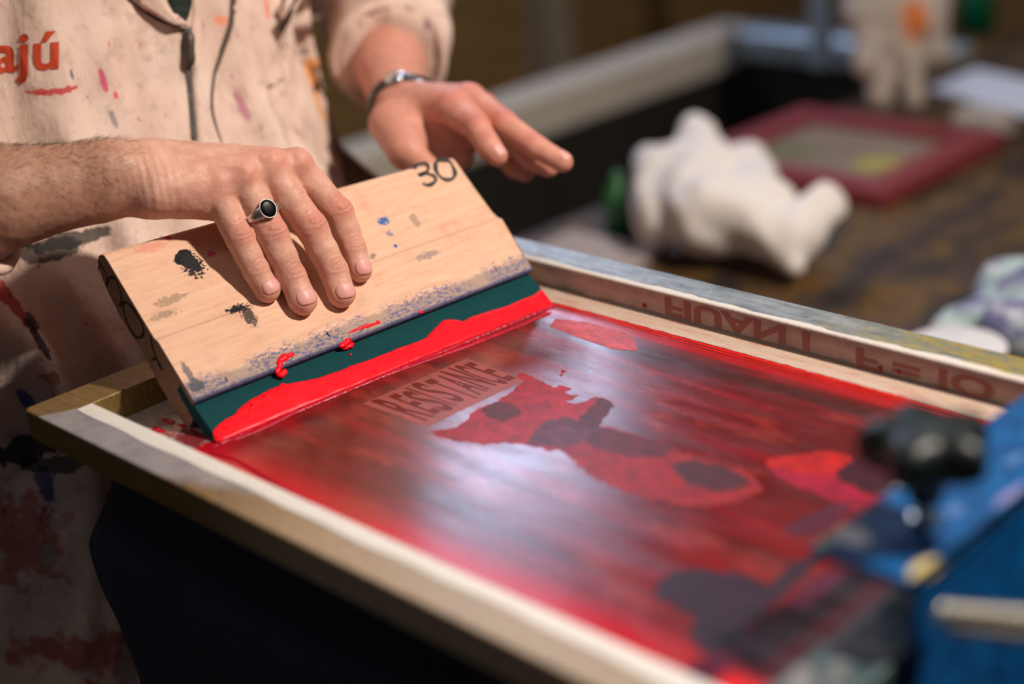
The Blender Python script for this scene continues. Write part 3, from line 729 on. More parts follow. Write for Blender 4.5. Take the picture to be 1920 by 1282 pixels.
# shoulders, neck, head and legs: mostly under the coveralls or above the picture
face = np.array([-9.5, 25.5, 57.])
core = [seg((-30, 25, 24), (-23, 25, -8), 9, 10), seg((-31, 14, 35), (-31, 37, 35), 6, 6, 6), seg((-28, 25, 34), (-22, 25, 54), 5.6, 5.6, 4),
        seg((-21, 25.5, 64), (-19, 25.5, 59), 8.6, 7.6, 3), seg((-15.5, 25.5, 54.5), (-17, 25.5, 58), 5.0, 6.0, 3), seg((-10.6, 25.5, 58.5), (-9.4, 25.5, 56.6), .8, 1.25, 1.2),
        seg((-11.6, 23.4, 53.2), (-11.6, 27.6, 53.2), .8, .8, .9), seg((-20, 16.6, 58), (-20, 16.6, 60.5), 1.2, 1.5, .4), seg((-20, 34.4, 58), (-20, 34.4, 60.5), 1.2, 1.5, .4),
        seg((-13.0, 22.3, 61.6), (-13.0, 22.3, 61.6), 1.9, 1.9, .8), seg((-13.0, 28.7, 61.6), (-13.0, 28.7, 61.6), 1.9, 1.9, .8),
        seg((-28, 10, 38), (-22, -4, 22), 5.4, 4.6, 4), seg((-22, -4, 22), elbow, 4.6, 4.4, 3),
        seg((-26, 16, -10), (-26, 15, -48), 9, 6, 5), seg((-26, 15, -48), (-27, 15, -84), 6, 4.2, 2), seg((-28, 34, -10), (-30, 35, -48), 9, 6, 5), seg((-30, 35, -48), (-32, 35, -84), 6, 4.2, 2)]
V3, F3, G3 = iso(lambda P: sdf_eval(core, P), (-44, -18, -89), (-4, 56, 76), 1.0)
Vb = np.concatenate([V1, V2, V3]); Fb = np.concatenate([F1, F2 + len(V1), F3 + len(V1) + len(V2)])

redv = np.zeros(len(Vb)); wm = np.zeros(len(Vb)); wcoord = np.zeros(len(Vb)); tanv = np.zeros(len(Vb))
def nearv(p, r): return np.exp(-((Vb - p) ** 2).sum(1) / r ** 2)
for FJx, dn in ((FJ, N), (LJ, ldn)):
    for nm, (P, R) in FJx.items():
        for j, (w_, s_) in enumerate(((.55, 1.2), (.9, .95), (.55, .75), (.75, .85))):
            q = P[j] + dn * R[j] * .8 if j < 3 else P[j]
            redv = np.maximum(redv, w_ * nearv(q, s_ * R[j]))
            if 0 < j < 3:
                dd = (P[j] - P[j - 1]); dd /= np.linalg.norm(dd); d2 = (P[j + 1] - P[j]) if j < 3 else dd; d2 = d2 / np.linalg.norm(d2); ax = dd + d2; ax /= np.linalg.norm(ax)
                q = P[j] + dn * R[j] * .9
                rel = Vb - q; s_l = rel @ ax; side = np.cross(ax, dn); side /= np.linalg.norm(side); s_s = rel @ side
                g_ = np.exp(-(s_l / .52) ** 2 - (s_s / (.78 * R[j])) ** 2 - ((rel @ dn) / 1.0) ** 2)
                mk_ = g_ > wm; rad = np.sqrt(s_l ** 2 + (s_s * .55) ** 2)
                wcoord[mk_] = rad[mk_]; wm = np.maximum(wm, g_ * (1.0 if j == 1 else .7))
# wrist creases
ax = (wrist - fore0) / np.linalg.norm(wrist - fore0); q = at(285, 350, 108); s_l = (Vb - q) @ ax; g_ = .5 * np.exp(-(s_l / 1.3) ** 2 - (((Vb - q) ** 2).sum(1)) / 22)
mk_ = g_ > wm; wcoord[mk_] = s_l[mk_] * .55; wm = np.maximum(wm, g_)
s_l = (Vb - wrist) @ ax; arm = np.clip((-s_l + 1.0) / 4, 0, 1) * .75; m1 = np.zeros(len(Vb)); m1[:len(V1)] = 1; tanv = arm * m1
redv[len(V1):len(V1) + len(V2)] += .5  # left arm reddened to darken it: shade put into its skin colour
# knuckle folds and tendons pressed into the hand itself
Gb = np.concatenate([G1, G2, G3])
disp = .016 * wm * np.sin(wcoord * 15 + 1.0)
mid = (FJ['ring'][0][0] + FJ['middle'][0][0]) / 2
small = np.zeros(len(Vb)); sel = np.arange(len(V1))
nzv = np.array([noise.fractal(Vector(p * .8), .9, 2, 3) for p in Vb[sel]]); disp[sel] += .05 * nzv
for nm in FJ:                       # extensor tendons
    P, R = FJ[nm]; a_ = at(300, 330, 108) + dors * 1.0; b_2 = P[0] + dors * R[0]
    ba = b_2 - a_; h_ = np.clip((Vb - a_) @ ba / (ba @ ba), 0, 1); dd = np.linalg.norm(Vb - a_ - h_[:, None] * ba, axis=1)
    disp += .15 * np.exp(-(dd / .34) ** 2) * np.clip(h_ * 2 - .5, 0, 1) * np.clip((1.02 - h_) * 8, 0, 1)
vein = [at(330, 300, 108) + dors, at(380, 310, 108) + dors * 1.2, at(420, 320, 109) + dors, at(470, 345, 109) + dors * .8]
for k in range(3):
    a_, b_2 = vein[k], vein[k + 1]; ba = b_2 - a_; h_ = np.clip((Vb - a_) @ ba / (ba @ ba), 0, 1); dd = np.linalg.norm(Vb - a_ - h_[:, None] * ba, axis=1); disp = np.maximum(disp, disp * 0 + disp + .07 * np.exp(-(dd / .3) ** 2))
Vb = Vb + Gb * disp[:, None]
person = npmesh('person', Vb, Fb, skin, None, {'red': np.clip(redv, 0, 1), 'wr_mask': wm, 'wr_coord': wcoord, 'tan': tanv})
tag(person, 'person in paint-stained cream coveralls pressing one hand on the squeegee', 'person')
hand_bvh = BVHTree.FromPolygons([Vector(v) for v in Vb[:len(V1) + len(V2)]], [list(map(int, f)) for f in np.concatenate([F1, F2 + len(V1)])])

# fingernails
t = T('fingernail'); nail = t.out(t.mix(t.noise(1.5, 3), (.66, .31, .275), (.73, .38, .335)), .42, Specular_IOR_Level=.35)
t = T('nail_edge'); naile = t.out((.70, .55, .48), .35)
def fingernail(P, R, dn, fwd=.30, w=.62, l=.60, tilt=0.0):
    ax = P[3] - P[2]; ax /= np.linalg.norm(ax); sd = np.cross(ax, dn); sd /= np.linalg.norm(sd); nn = np.cross(sd, ax); nn /= np.linalg.norm(nn)
    if tilt: nn, sd = nn * math.cos(tilt) + sd * math.sin(tilt), sd * math.cos(tilt) - nn * math.sin(tilt)
    c0 = P[3] + ax * (fwd - .35 * l); nu = 13; V = []; mats = []
    for i in range(nu):
        for j in range(nu):
            u = -1 + 2 * i / (nu - 1); v = -1 + 2 * j / (nu - 1)
            uu, vv = u * math.sqrt(1 - v * v * .42), v * math.sqrt(1 - u * u * .42)
            q = c0 + sd * uu * w * R[3] / .76 * 1.0 + ax * vv * l * 1.02
            o_ = Vector(q + nn * 3); hit = hand_bvh.ray_cast(o_, Vector(-nn))
            # a smooth plate: radius of the finger across, gently arched along
            rr = R[3] * (1.01 - .16 * max(0, v) ** 2) * math.cos(uu * .62) + .06
            p = q + nn * rr
            if hit[0] is not None: p = np.array(hit[0]) + nn * (.035 - .045 * max(abs(uu), abs(min(0, vv))) ** 4)
            V.append(p)
    mb = MB().grid(V, nu, nu, flip=True); o = mb.build('fingernail', nail, person, True)
    so = o.modifiers.new('s', 'SOLIDIFY'); so.thickness = .0003; so.offset = 0
    return o
for nm in FJ:
    P, R = FJ[nm]; fingernail(P, R, N + np.array([.35, -.2, .1]), .22 if nm != 'index' else .2, .60, .56 if nm != 'pinky' else .5, -.12)
for nm in LJ:
    P, R = LJ[nm]; fingernail(P, R, ldn, .2, .5, .5)

# dark hair on the forearm
rs = np.random.default_rng(3); V = []; F = []
cand = np.where(np.arange(len(Vb)) < len(V1))[0]
sl = (Vb[cand] - wrist) @ ax if False else (Vb[cand] - wrist) @ ((wrist - fore0) / np.linalg.norm(wrist - fore0))
pw = np.clip((-sl + .5) / 4, 0, 1) * np.clip(Gb[cand] @ np.array([.1, -.2, .95]) + .45, 0, 1); keep = cand[(pw > rs.random(len(cand)) * 3.5)]
keep = rs.permutation(keep)[:5200]; axf = (wrist - fore0) / np.linalg.norm(wrist - fore0)
for i in keep:
    p = Vb[i]; g = Gb[i]; d = axf * (.5 + .5 * rs.random()) + np.array([.0, -.2, -.55]) * rs.random() * 1.1 + rs.normal(0, .25, 3); d -= g * (d @ g) * .75; d += g * .28
    d /= np.linalg.norm(d); ln_ = .35 + .6 * rs.random(); s_ = np.cross(d, g); s_ /= np.linalg.norm(s_) + 1e-6; w_ = .0072
    m_ = p + d * ln_ * .5 + g * .03; e_ = p + d * ln_ - g * .05 * ln_; k = len(V); h2 = np.cross(s_, d)
    for q, ww in ((p - g * .02, w_), (m_, w_ * .8)): V += [q + s_ * ww, q - s_ * ww * .5 + h2 * ww, q - s_ * ww * .5 - h2 * ww]
    V.append(e_)
    F += [[k, k + 1, k + 4, k + 3], [k + 1, k + 2, k + 5, k + 4], [k + 2, k, k + 3, k + 5], [k + 3, k + 4, k + 6], [k + 4, k + 5, k + 6], [k + 5, k + 3, k + 6]]
tag(mesh('arm_hair', V, F, T('dark_hair').out((.02, .012, .008), .5), person), 'fine dark hair on the forearm', kind='stuff')
hp = [seg((-23, 25.5, 65), (-22, 25.5, 62), 9.6, 9.2), seg((-25, 25.5, 57), (-25, 25.5, 52), 7.4, 6.0, 3)]
Vh, Fh, Gh = iso(lambda P: np.maximum(sdf_eval(hp, P), P[:, 0] * .8 + (64.5 - P[:, 2]) * .55 + 14.0), (-35, 13, 42), (-8, 38, 78), .8)
npmesh('hair', Vh, Fh, plain('short_dark_hair', (.03, .02, .015), .6), person)

lipm = T('lips').out((.48, .17, .14), .45); white = T('eye_white').out((.75, .73, .70), .25); iris = T('iris').out((.05, .035, .025), .2)
for ey in (22.3, 28.7):
    V = []; F = []; nE = 14
    for i in range(nE + 1):
        for j in range(2 * nE):
            a_, b_ = math.pi * i / nE, math.pi * j / nE; V.append((-12.2 + 1.15 * math.cos(a_), ey + 1.15 * math.sin(a_) * math.cos(b_), 61.2 + 1.0 * math.sin(a_) * math.sin(b_)))
    F = [[i * 2 * nE + j, i * 2 * nE + (j + 1) % (2 * nE), (i + 1) * 2 * nE + (j + 1) % (2 * nE), (i + 1) * 2 * nE + j] for i in range(nE) for j in range(2 * nE)]
    eo = mesh('eye', V, F, [white, iris], person, True)
    for k_, f in enumerate(eo.data.polygons): f.material_index = 1 if k_ < 3 * 2 * nE else 0
    MB().tube(spline([(-12.2, ey - 2.0, 63.0), (-11.5, ey, 63.8), (-12.2, ey + 2.0, 63.1)], 5), .28, 7).build('eyebrow', T('brow').out((.03, .02, .015), .7), person, True)
MB().tube(spline([(-12.0, 23.4, 53.6), (-10.9, 25.5, 53.8), (-12.0, 27.6, 53.6)], 6), [.1] + [.3] * 11 + [.1], 8).build('lips', lipm, person, True)

# ------------------------------------------------------------------ ring and wristband
ringo = empty('finger_ring', (5, 18, 8), 'silver signet ring with an oval black stone on a finger', 'ring')
P, R = FJ['ring']; c0 = P[0] * .35 + P[1] * .65; ax = P[1] - P[0]; ax /= np.linalg.norm(ax)
rp = sqp(495, 398, 3.6)
silver = T('silver'); nz = silver.noise(2.5, 4); silver = silver.out(silver.ramp(nz, [(.35, (.45, .44, .42)), (.65, (.80, .78, .74))]), silver.rng(nz, .3, .7, .32, .45), Metallic=1.0)
vw = CAM - c0; vw /= np.linalg.norm(vw)
nn = N * 1.0 + vw * .25; nn -= ax * (nn @ ax); nn /= np.linalg.norm(nn); sd = np.cross(ax, nn)
rr0 = R[0] * .4 * .93 + R[1] * .6 * .97 + .03
# fit the ring round the finger: measure the finger from inside
V = []; nk = 48
fing_c = c0
for i in range(nk):
    an = 2 * math.pi * i / nk; dr = nn * math.cos(an) + sd * math.sin(an)
    wd_ = .21 + .27 * max(0, math.cos(an)) ** 2; th = .10 + .07 * max(0, math.cos(an)) ** 3
    for (w2, rr) in ((-1, .0), (-1, .6), (-.8, 1), (.8, 1), (1, .6), (1, .0)):
        V.append(fing_c + dr * (rr0 + .03 + th * rr) + ax * w2 * wd_)
F = [[i * 6 + j, i * 6 + (j + 1) % 6, ((i + 1) % nk) * 6 + (j + 1) % 6, ((i + 1) % nk) * 6 + j] for i in range(nk) for j in range(6)]
mesh('band', V, F, silver, ringo, True)
top = fing_c + nn * (rr0 + .16) + ax * -.05
def oval(rad, z): return [top + (ax * .70 * math.cos(q) + sd * .62 * math.sin(q)) * rad + nn * z for q in [2 * math.pi * i / 40 for i in range(40)]]
Lp = [oval(.80, -.25), oval(1.0, -.02), oval(1.03, .07), oval(.98, .11), oval(.94, .11), oval(.93, .06)]
F = [[i * 40 + k, i * 40 + (k + 1) % 40, (i + 1) * 40 + (k + 1) % 40, (i + 1) * 40 + k] for i in range(5) for k in range(40)] + [list(range(40))[::-1], [200 + k for k in range(40)]]
mesh('bezel', sum(Lp, []), F, silver, ringo, True)
Lp = [oval(.945, .05), oval(.94, .095), oval(.7, .12), oval(.35, .135), ]
F = [[i * 40 + k, i * 40 + (k + 1) % 40, (i + 1) * 40 + (k + 1) % 40, (i + 1) * 40 + k] for i in range(3) for k in range(40)] + [[120 + k for k in range(40)]]
tag(mesh('stone', sum(Lp, []), F, T('onyx').out((.002, .002, .002), .25, Specular_IOR_Level=.04), ringo, True), 'flat oval black stone')

wb = empty('wrist_cuff', (-7, 42, 10), 'dark metal cuff with a shiny face round the wrist of the open hand', 'bracelet')
axl = (lw - le) / np.linalg.norm(lw - le); cc = lw + axl * .4; up_ = np.array([0, 0, 1.]) - axl * axl[2]; up_ /= np.linalg.norm(up_); sdl = np.cross(axl, up_); V = []
for i in range(64):
    an = 2 * math.pi * i / 64; dr = up_ * math.cos(an) + sdl * math.sin(an)
    d_ = 2.0
    for _ in range(12): d_ = d_ - float(left_fn((cc + dr * d_)[None])[0])
    for w2, q in ((-.5, .02), (-.5, .2), (-.35, .28), (.35, .28), (.5, .2), (.5, .02)): V.append(cc + dr * (d_ + q) + axl * w2 * 1.3)
F = [[i * 6 + j, i * 6 + (j + 1) % 6, ((i + 1) % 64) * 6 + (j + 1) % 6, ((i + 1) % 64) * 6 + j] for i in range(64) for j in range(6)]
mesh('strap', V, F, T('gunmetal').out((.10, .11, .13), .22, Metallic=.9), wb, True)
vw = CAM - cc; vw -= axl * (vw @ axl); vw /= np.linalg.norm(vw); dr = up_ * .95 + vw * .35; dr /= np.linalg.norm(dr); d_ = 2.0
for _ in range(12): d_ = d_ - float(left_fn((cc + dr * d_)[None])[0])
s2 = np.cross(axl, dr); V = []
for z, q in ((.1, 1.0), (.42, 1.0), (.5, .85), (.5, 0.01)):
    V += [cc + dr * (d_ + z) + (axl * math.cos(b) + s2 * math.sin(b)) * .95 * q for b in [2 * math.pi * i / 28 for i in range(28)]]
F = [[i * 28 + k, i * 28 + (k + 1) % 28, (i + 1) * 28 + (k + 1) % 28, (i + 1) * 28 + k] for i in range(3) for k in range(28)]
tag(mesh('watch_face', V, F, T('polished_steel').out((.75, .8, .85), .16, Metallic=1.0), wb, True), 'bright polished round face')

# ------------------------------------------------------------------ coveralls
cov = [seg((-27.5, 23, 37), (-27.5, 24.9, 30), 18.5, 21.2, 0, (1, 0, 0), .6), seg((-27, 24.9, 30), (-26.0, 25.2, 10), 21.2, 20.4, 4, (1, 0, 0), .58), seg((-26.0, 25.2, 10), (-18.5, 24, -6), 20.2, 19.6, 4, (1, 0, 0), .64),
       seg((-28, 12, 38), (-28, 38, 38), 8.5, 8.5, 5), seg((-18.0, 12.0, -8), (-18, 11.5, -50), 12.5, 11.5, 5), seg((-18, 11.5, -50), (-23, 13.5, -84), 10.5, 8.5, 4),
       seg((-22, 34, -8), (-26, 35, -50), 11, 9.5, 5), seg((-26, 35, -50), (-31, 35, -84), 9.5, 8.5, 4)]
rc0 = at(-22, 372, 105.8); lcu = lw + (le - lw) * .38
sl_r = [seg((-28, 9, 37), (-24, -5, 21), 7.8, 6.6, 5), seg((-24, -5, 21), elbow, 6.4, 5.6, 4), seg(elbow, rc0, 5.6, 4.6, 3)]
sl_l = [seg((-27, 42, 38), le + (0, 1, 0), 7.6, 6.6, 4), seg(le + (0, 1, 0), lcu, 6.2, 4.9, 3)]
covall = cov + sl_r + sl_l
def cov_fn(P):
    d = sdf_eval(covall, P)
    # cut the sleeves off squarely at the cuffs
    for c_, ax_ in ((rc0, (fore0 - elbow)), (lcu, (lw - le))):
        ax_ = ax_ / np.linalg.norm(ax_); s = (P - c_) @ ax_; near = np.linalg.norm(P - c_, axis=1) < 14
        d = np.where(near, np.maximum(d, s), d)
    return d
Vc, Fc, Gc = iso(cov_fn, (-50, -26, -88), (-4, 60, 47), .7)
def cloth_disp(P):
    o = np.zeros(len(P))
    for i, p in enumerate(P):
        y, z = p[1], p[2]
        a_ = noise.noise(Vector((y * .42 + z * .05, z * .045, p[0] * .1)))
        b_ = 1 - abs(noise.noise(Vector((y * .30 - z * .06 + 5, z * .06 + 2, p[0] * .12)))) * 2.2
        c_ = noise.noise(Vector((y * .22 + 3, z * .35, p[0] * .3)))
        s_ = min(1, max(0, (p[0] + 21) / 5)); w_ = max(0, noise.noise(Vector((y * .13 + 7, z * .03, 0))) + .5)
        o[i] = (.35 + .3 * s_) * a_ + (.3 + .35 * s_) * b_ + .14 * c_ + .55 * s_ * w_ * math.sin(y * 1.25 + z * .03 + 1.8 * noise.noise(Vector((y * .1, z * .05, 3))))
    return o
Vc = Vc + Gc * cloth_disp(Vc)[:, None]
cov_bvh = BVHTree.FromPolygons([Vector(v) for v in Vc], Fc.tolist())
def hit(px, py, lift=0.0):
    d = ray(px, py); h = cov_bvh.ray_cast(Vector(CAM), Vector(d / np.linalg.norm(d)))
    if h[0] is None: return None
    n_ = np.array(h[1]); n_ = n_ if n_ @ d < 0 else -n_
    return np.array(h[0]) + n_ * lift
t = T('stained_cotton'); X = t.xyz(t.pos)
n1 = t.noise(.16, 5, .6); n2 = t.noise(.5, 5, .65)
c = t.ramp(n1, [(.3, (.60, .42, .34)), (.5, (.70, .52, .44)), (.7, (.77, .60, .52))])
c = t.mix(t.m('MULTIPLY', t.rng(n2, .50, .70), .55), c, (.40, .28, .22))
specks = [((.55, .04, .10), 1.3, .73, 3), ((.05, .07, .20), 1.1, .735, 17), ((.70, .22, .06), .9, .735, 29), ((.30, .12, .28), .7, .72, 43), ((.03, .03, .03), 1.0, .75, 57), ((.55, .03, .02), .5, .735, 71)]
for col, sc_, th, sd in specks:
    q = t.n('ShaderNodeVectorMath', {0: t.scale(t.pos, (1, 1, .55)), 1: (sd, sd, sd)}, operation='ADD').outputs[0]
    c = t.mix(t.m('MULTIPLY', t.rng(t.noise(sc_, 3, .55, q), th - .03, th + .02), .85), c, col)
def cs(c, px, py, ry, rz, col, wob=.4, ns=.9, op=.85, soft=.12):
    h = hit(px, py); 
    if h is None: return c
    return t.mix(t.m('MULTIPLY', t.blob(t.pos, tuple(h), (60, ry, rz), wob, ns, soft), op), c, col)
c = cs(c, 194, 150, .22, 1.0, (.60, .06, .16)); c = cs(c, 218, 179, .2, .3, (.65, .05, .14)); c = cs(c, 115, 170, 1.3, .25, (.55, .02, .03), .7, 2.0); c = cs(c, 72, 172, .6, .2, (.55, .05, .05), .7, 2.0)
c = cs(c, 455, 200, .4, 1.3, (.38, .10, .20), .5, .8, .7, .4); c = cs(c, 212, 222, .2, .7, (.10, .12, .2), .4, .9, .6, .3); c = cs(c, 135, 140, .15, .4, (.1, .13, .2)); c = cs(c, 408, 38, .5, .4, (.80, .25, .12), .5, .9, .7)
c = cs(c, 585, 150, .5, 1.8, (.80, .30, .03), .35, .8); c = cs(c, 600, 200, .55, 1.6, (.75, .32, .02), .35, .8); c = cs(c, 592, 120, .9, .5, (.82, .36, .12), .3, .8); c = cs(c, 500, 15, .2, .9, (.80, .22, .12), .4, .9, .7, .3)
c = cs(c, 15, 560, .5, 2.2, (.42, .02, .02), .6, .6); c = cs(c, 40, 1010, 2.4, 3.8, (.36, .02, .025), .9, .6, .7, .4); c = cs(c, 160, 1230, 3.4, 1.6, (.38, .02, .015), .9, .6, .75, .4); c = cs(c, 88, 915, .5, 1.6, (.04, .05, .22), .5, .7)
c = cs(c, 72, 635, .35, 1.5, (.01, .012, .02), .6, 1.2); c = cs(c, 60, 600, .3, .6, (.02, .02, .05)); c = cs(c, 110, 870, 2.5, .8, (.02, .03, .04), .7, .6, .8); c = cs(c, 30, 850, 2.2, 1.2, (.01, .015, .02), .7, .6, .9)
c = cs(c, 130, 450, 3.0, .5, (.02, .02, .02), .5, .7); c = cs(c, 95, 470, 2.2, .7, (.02, .02, .02), .5, .7); c = cs(c, 45, 745, .3, .7, (.02, .04, .22)); c = cs(c, 100, 710, .6, .5, (.35, .04, .03), .5, .9, .6); c = cs(c, 90, 1040, .5, .8, (.2, .35, .3), .5, .9, .6)
weave = t.noise(9, 2, .5); fine = t.noise(1.0, 5, .6, t.scale(t.pos, (1, 1, .25)), .5)
covm = t.out(c, .85, t.m('MULTIPLY_ADD', fine, 1.0, t.m('MULTIPLY', weave, .12)), .35, .005, Specular_IOR_Level=.2)
coveralls = npmesh('coveralls', Vc, Fc, covm, person)
tag(coveralls, 'cream cotton coveralls spattered with printing ink')
# rolled cuffs
def cuff(c_, axd, r, el=(1, 1), w_=1.6):
    axd = axd / np.linalg.norm(axd); u_ = np.cross(axd, (0, 0, 1.)); u_ /= np.linalg.norm(u_); v_ = np.cross(u_, axd); mb = MB(); V = []; n_ = 56; pr = [(-w_, -.1), (-w_ * .9, .35), (-w_ * .5, .55), (0, .5), (.25, .25), (.25, -.1), (.0, -.35), (-.8, -.5)]
    for i in range(n_):
        an = 2 * math.pi * i / n_; rr = r + .25 * noise.noise(Vector((math.cos(an) * 1.6, math.sin(an) * 1.6, r)))
        for a_, b_ in pr: V.append(c_ + axd * (a_ + .2 * math.sin(an * 2)) + (u_ * math.cos(an) * el[0] + v_ * math.sin(an) * el[1]) * (rr + b_))
    k = len(pr); mb.add(V, [[i * k + j, ((i + 1) % n_) * k + j, ((i + 1) % n_) * k + (j + 1) % k, i * k + (j + 1) % k] for i in range(n_) for j in range(k)])
    return mb.build('cuff', covm, coveralls, True)
cuff(rc0, fore0 - elbow, 4.75); cuff(lcu, lw - le, 5.0)
# strips sewn on the front: built as shaped patches that follow the chest
def patch(name, Lf, Rt, lift, mat, parent, nu=30, nv=8, hem=.0):
    Lf = spline([np.array(p, float) for p in Lf], 8); Rt = spline([np.array(p, float) for p in Rt], 8)
    rs_ = lambda A_, u: A_[min(len(A_) - 1, int(round(u * (len(A_) - 1))))]
    V = []
    for i in range(nu):
        a_, b_ = rs_(Lf, i / (nu - 1)), rs_(Rt, i / (nu - 1))
        for j in range(nv):
            v = j / (nv - 1); p = a_ * (1 - v) + b_ * v
            l_ = lift * (min(1, v * 5 + .05)) ** .5 * (min(1, (1 - v) * 5 + hem)) ** .5
            h = hit(p[0], p[1], .02 + l_)
            V.append(h if h is not None else V[-1])
    o = MB().grid(V, nu, nv).build(name, mat, parent, True); return o
dark = T('dark_seam').out((.07, .045, .035), .8)
tag(patch('undershirt', [(312, -60), (314, 0), (328, 30), (344, 44)], [(362, -60), (361, 0), (354, 30), (346, 44)], .12, T('black_green_cloth').out((.004, .010, .007), .8), person), 'black green shirt at the collar')
patch('placket', [(362, -60), (362, 20), (358, 60), (358, 150), (366, 275)], [(436, -60), (428, 0), (424, 50), (408, 100), (393, 150), (392, 210), (412, 275)], .45, covm, coveralls, 40, 12, .3)
patch('seam', [(434, -60), (427, 0), (420, 50), (404, 100), (391, 150), (389, 210), (408, 278)], [(450, -60), (444, 0), (437, 50), (418, 105), (403, 150), (401, 210), (420, 278)], .05, dark, coveralls)
patch('collar', [(190, -60), (240, -2), (290, 28), (320, 44), (343, 50)], [(290, -60), (312, -2), (322, 18), (334, 36), (346, 46)], .9, covm, coveralls, 30, 10, .25)
patch('seam', [(243, 0), (262, 18), (285, 34), (305, 44), (326, 50)], [(240, -2), (270, 12), (295, 27), (316, 41), (340, 48)], .03, dark, coveralls)
t = T('zipper_teeth'); wv = t.n('ShaderNodeTexWave', {'Vector': t.pos, 'Scale': 1.6}, bands_direction='Z').outputs[1]
zm = t.out(t.mix(t.rng(wv, .3, .6), (.05, .045, .04), (.32, .30, .28)), .4, wv, .5, .01, Metallic=.5)
patch('zipper', [(340, 52), (343, 110), (351, 170), (358, 262)], [(356, 52), (360, 110), (362, 170), (370, 262)], .25, zm, coveralls, 30, 6, .3)
h = [hit(348, 62, .5), hit(349, 90, .6), hit(351, 122, .45)]
mb = MB(); mb.tube(spline(h, 5), [.3, .36, .42, .42, .4, .38, .38, .42, .45, .4, .3], 10); mb.build('zip_pull', T('dirty_brass').out((.09, .075, .06), .5, Metallic=.6), coveralls, True)
# printed word on the chest
P, Fg = glyphs('aj\u00fa', .022, 8)
import bmesh
bm = bmesh.new(); vs = [bm.verts.new((p[0], p[1], 0)) for p in P]
for f in Fg: bm.faces.new([vs[i] for i in f])
for _ in range(3):
    bmesh.ops.triangulate(bm, faces=bm.faces[:])
    bmesh.ops.subdivide_edges(bm, edges=[e for e in bm.edges if e.calc_length() > .05], cuts=1)
bmesh.ops.triangulate(bm, faces=bm.faces[:]); bm.verts.index_update(); V = []
for v in bm.verts:
    h = hit(-14 + 124 * v.co[0], 162 - 96 * v.co[1] - 9 * v.co[0], .07); V.append(h)
Fg = [[v.index for v in f.verts] for f in bm.faces]; bm.free()
mesh('chest_print', V, Fg, T('orange_red_print').out((.50, .05, .012), .8), coveralls)
# chest pocket seam at the other side
for pts in ([(520, 0), (522, 30), (560, 34), (604, 32)],):
    q = [hit(x_, y_, .06) for x_, y_ in pts]; mb = MB(); mb.tube(spline(q, 8), .09, 6); mb.build('seam', covm, coveralls, True)
# boots
def boot(x, y, nm_lab):
    pr = [seg((x - 3, y, -80), (x - 2, y, -85), 5.2, 4.6), seg((x - 2, y, -85.2), (x + 15, y, -86), 4.4, 3.4, 3, (0, 0, 1), .95)]
    Vq, Fq, Gq = iso(lambda P: np.maximum(sdf_eval(pr, P), -(P[:, 2] + 89.9)), (x - 12, y - 8, -92), (x + 22, y + 8, -72), .8)
    npmesh('boot', Vq, Fq, plain('dark_leather', (.03, .025, .02), .5), person)
boot(-24, 14.5, ''); boot(-31, 35, '')

# ------------------------------------------------------------------ press bed under the screen, draped in dark cloth
drape = []
prof = [(-2.1, 4.0), (-6, 3.0), (-9, 1.2), (-11.5, -.6), (-13, -1.0), (-16, -.6), (-20, 1.0), (-24, 1.9), (-30, 2.3), (-45, 2.6), (-70, 2.9), (-89.9, 3.0)]
t = T('navy_cloth'); nz = t.noise(.5, 4); navy = t.out(t.mix(nz, (.010, .016, .045), (.018, .030, .075)), .75, t.noise(1.4, 4, .6, t.scale(t.pos, (1, 1, .25))), .3, .004)
V = []; nseg = 160
prof = [tuple(q_) for q_ in spline([np.array(q_, float) for q_ in prof], 4)]
for z, xl in prof:
    for k in range(nseg):
        s = k / nseg * 4; x0, x1, y0, y1 = xl, 57, 3.2 + .35 * xl, 39
        e = int(s); f = s - e
        p = [(x0 + (x1 - x0) * f, y0), (x1, y0 + (y1 - y0) * f), (x1 - (x1 - x0) * f, y1), (x0, y1 - (y1 - y0) * f)][e]
        cx, cy = 28, 21; am = 1.2 * min(1, max(0, -z - 3) / 15); q = noise.noise(Vector((p[0] * .16, p[1] * .16, z * .015))) * am * 1.4
        dx, dy = p[0] - cx, p[1] - cy; L_ = math.hypot(dx, dy); V.append((p[0] + dx / L_ * q, p[1] + dy / L_ * q, z))
F = [[i * nseg + k, (i + 1) * nseg + k, (i + 1) * nseg + (k + 1) % nseg, i * nseg + (k + 1) % nseg] for i in range(len(prof) - 1) for k in range(nseg)] + [[k for k in range(nseg)]]
tag(mesh('press_drape', V, F, navy, None, True), 'dark navy cloth draped over the press bed beneath the silk screen', 'cloth')

# ------------------------------------------------------------------ blue screen clamp
clamp = empty('screen_clamp', (60, 22, -20), 'blue steel side clamp with a black star knob gripping the end of the screen', 'clamp')
t = T('blue_enamel'); X = t.xyz(t.pos); nz = t.noise(.5, 5); w1 = t.noise(1.3, 5, .6)
c = t.ramp(nz, [(.3, (.0, .035, .14)), (.6, (.0, .085, .27)), (.8, (.005, .12, .33))])
def cb(c, px, py, r, col, wob=.3, ns=1.0): return t.mix(t.blob(t.pos, tuple(onz(px, py, 4.0)), r, wob, ns, .2), c, col)
c = cb(c, 1592, 1002, (1.1, .7, 2), (.66, .66, .64)); c = cb(c, 1735, 1065, (.5, 1.1, .6), (.66, .52, .20)); c = cb(c, 1680, 905, (.4, 1.0, 1), (.50, .47, .36)); c = cb(c, 1545, 1012, (.5, .6, 1), (.25, .42, .28))
c = cb(c, 1790, 955, (.4, .5, 1), (.08, .16, .36), .5); c = cb(c, 1890, 930, (.25, 1.6, .6), (.20, .20, .42)); c = cb(c, 1900, 860, (.3, .8, 1), (.06, .14, .30), .5)  # violet blot near the far edge is a sheen painted into the enamel
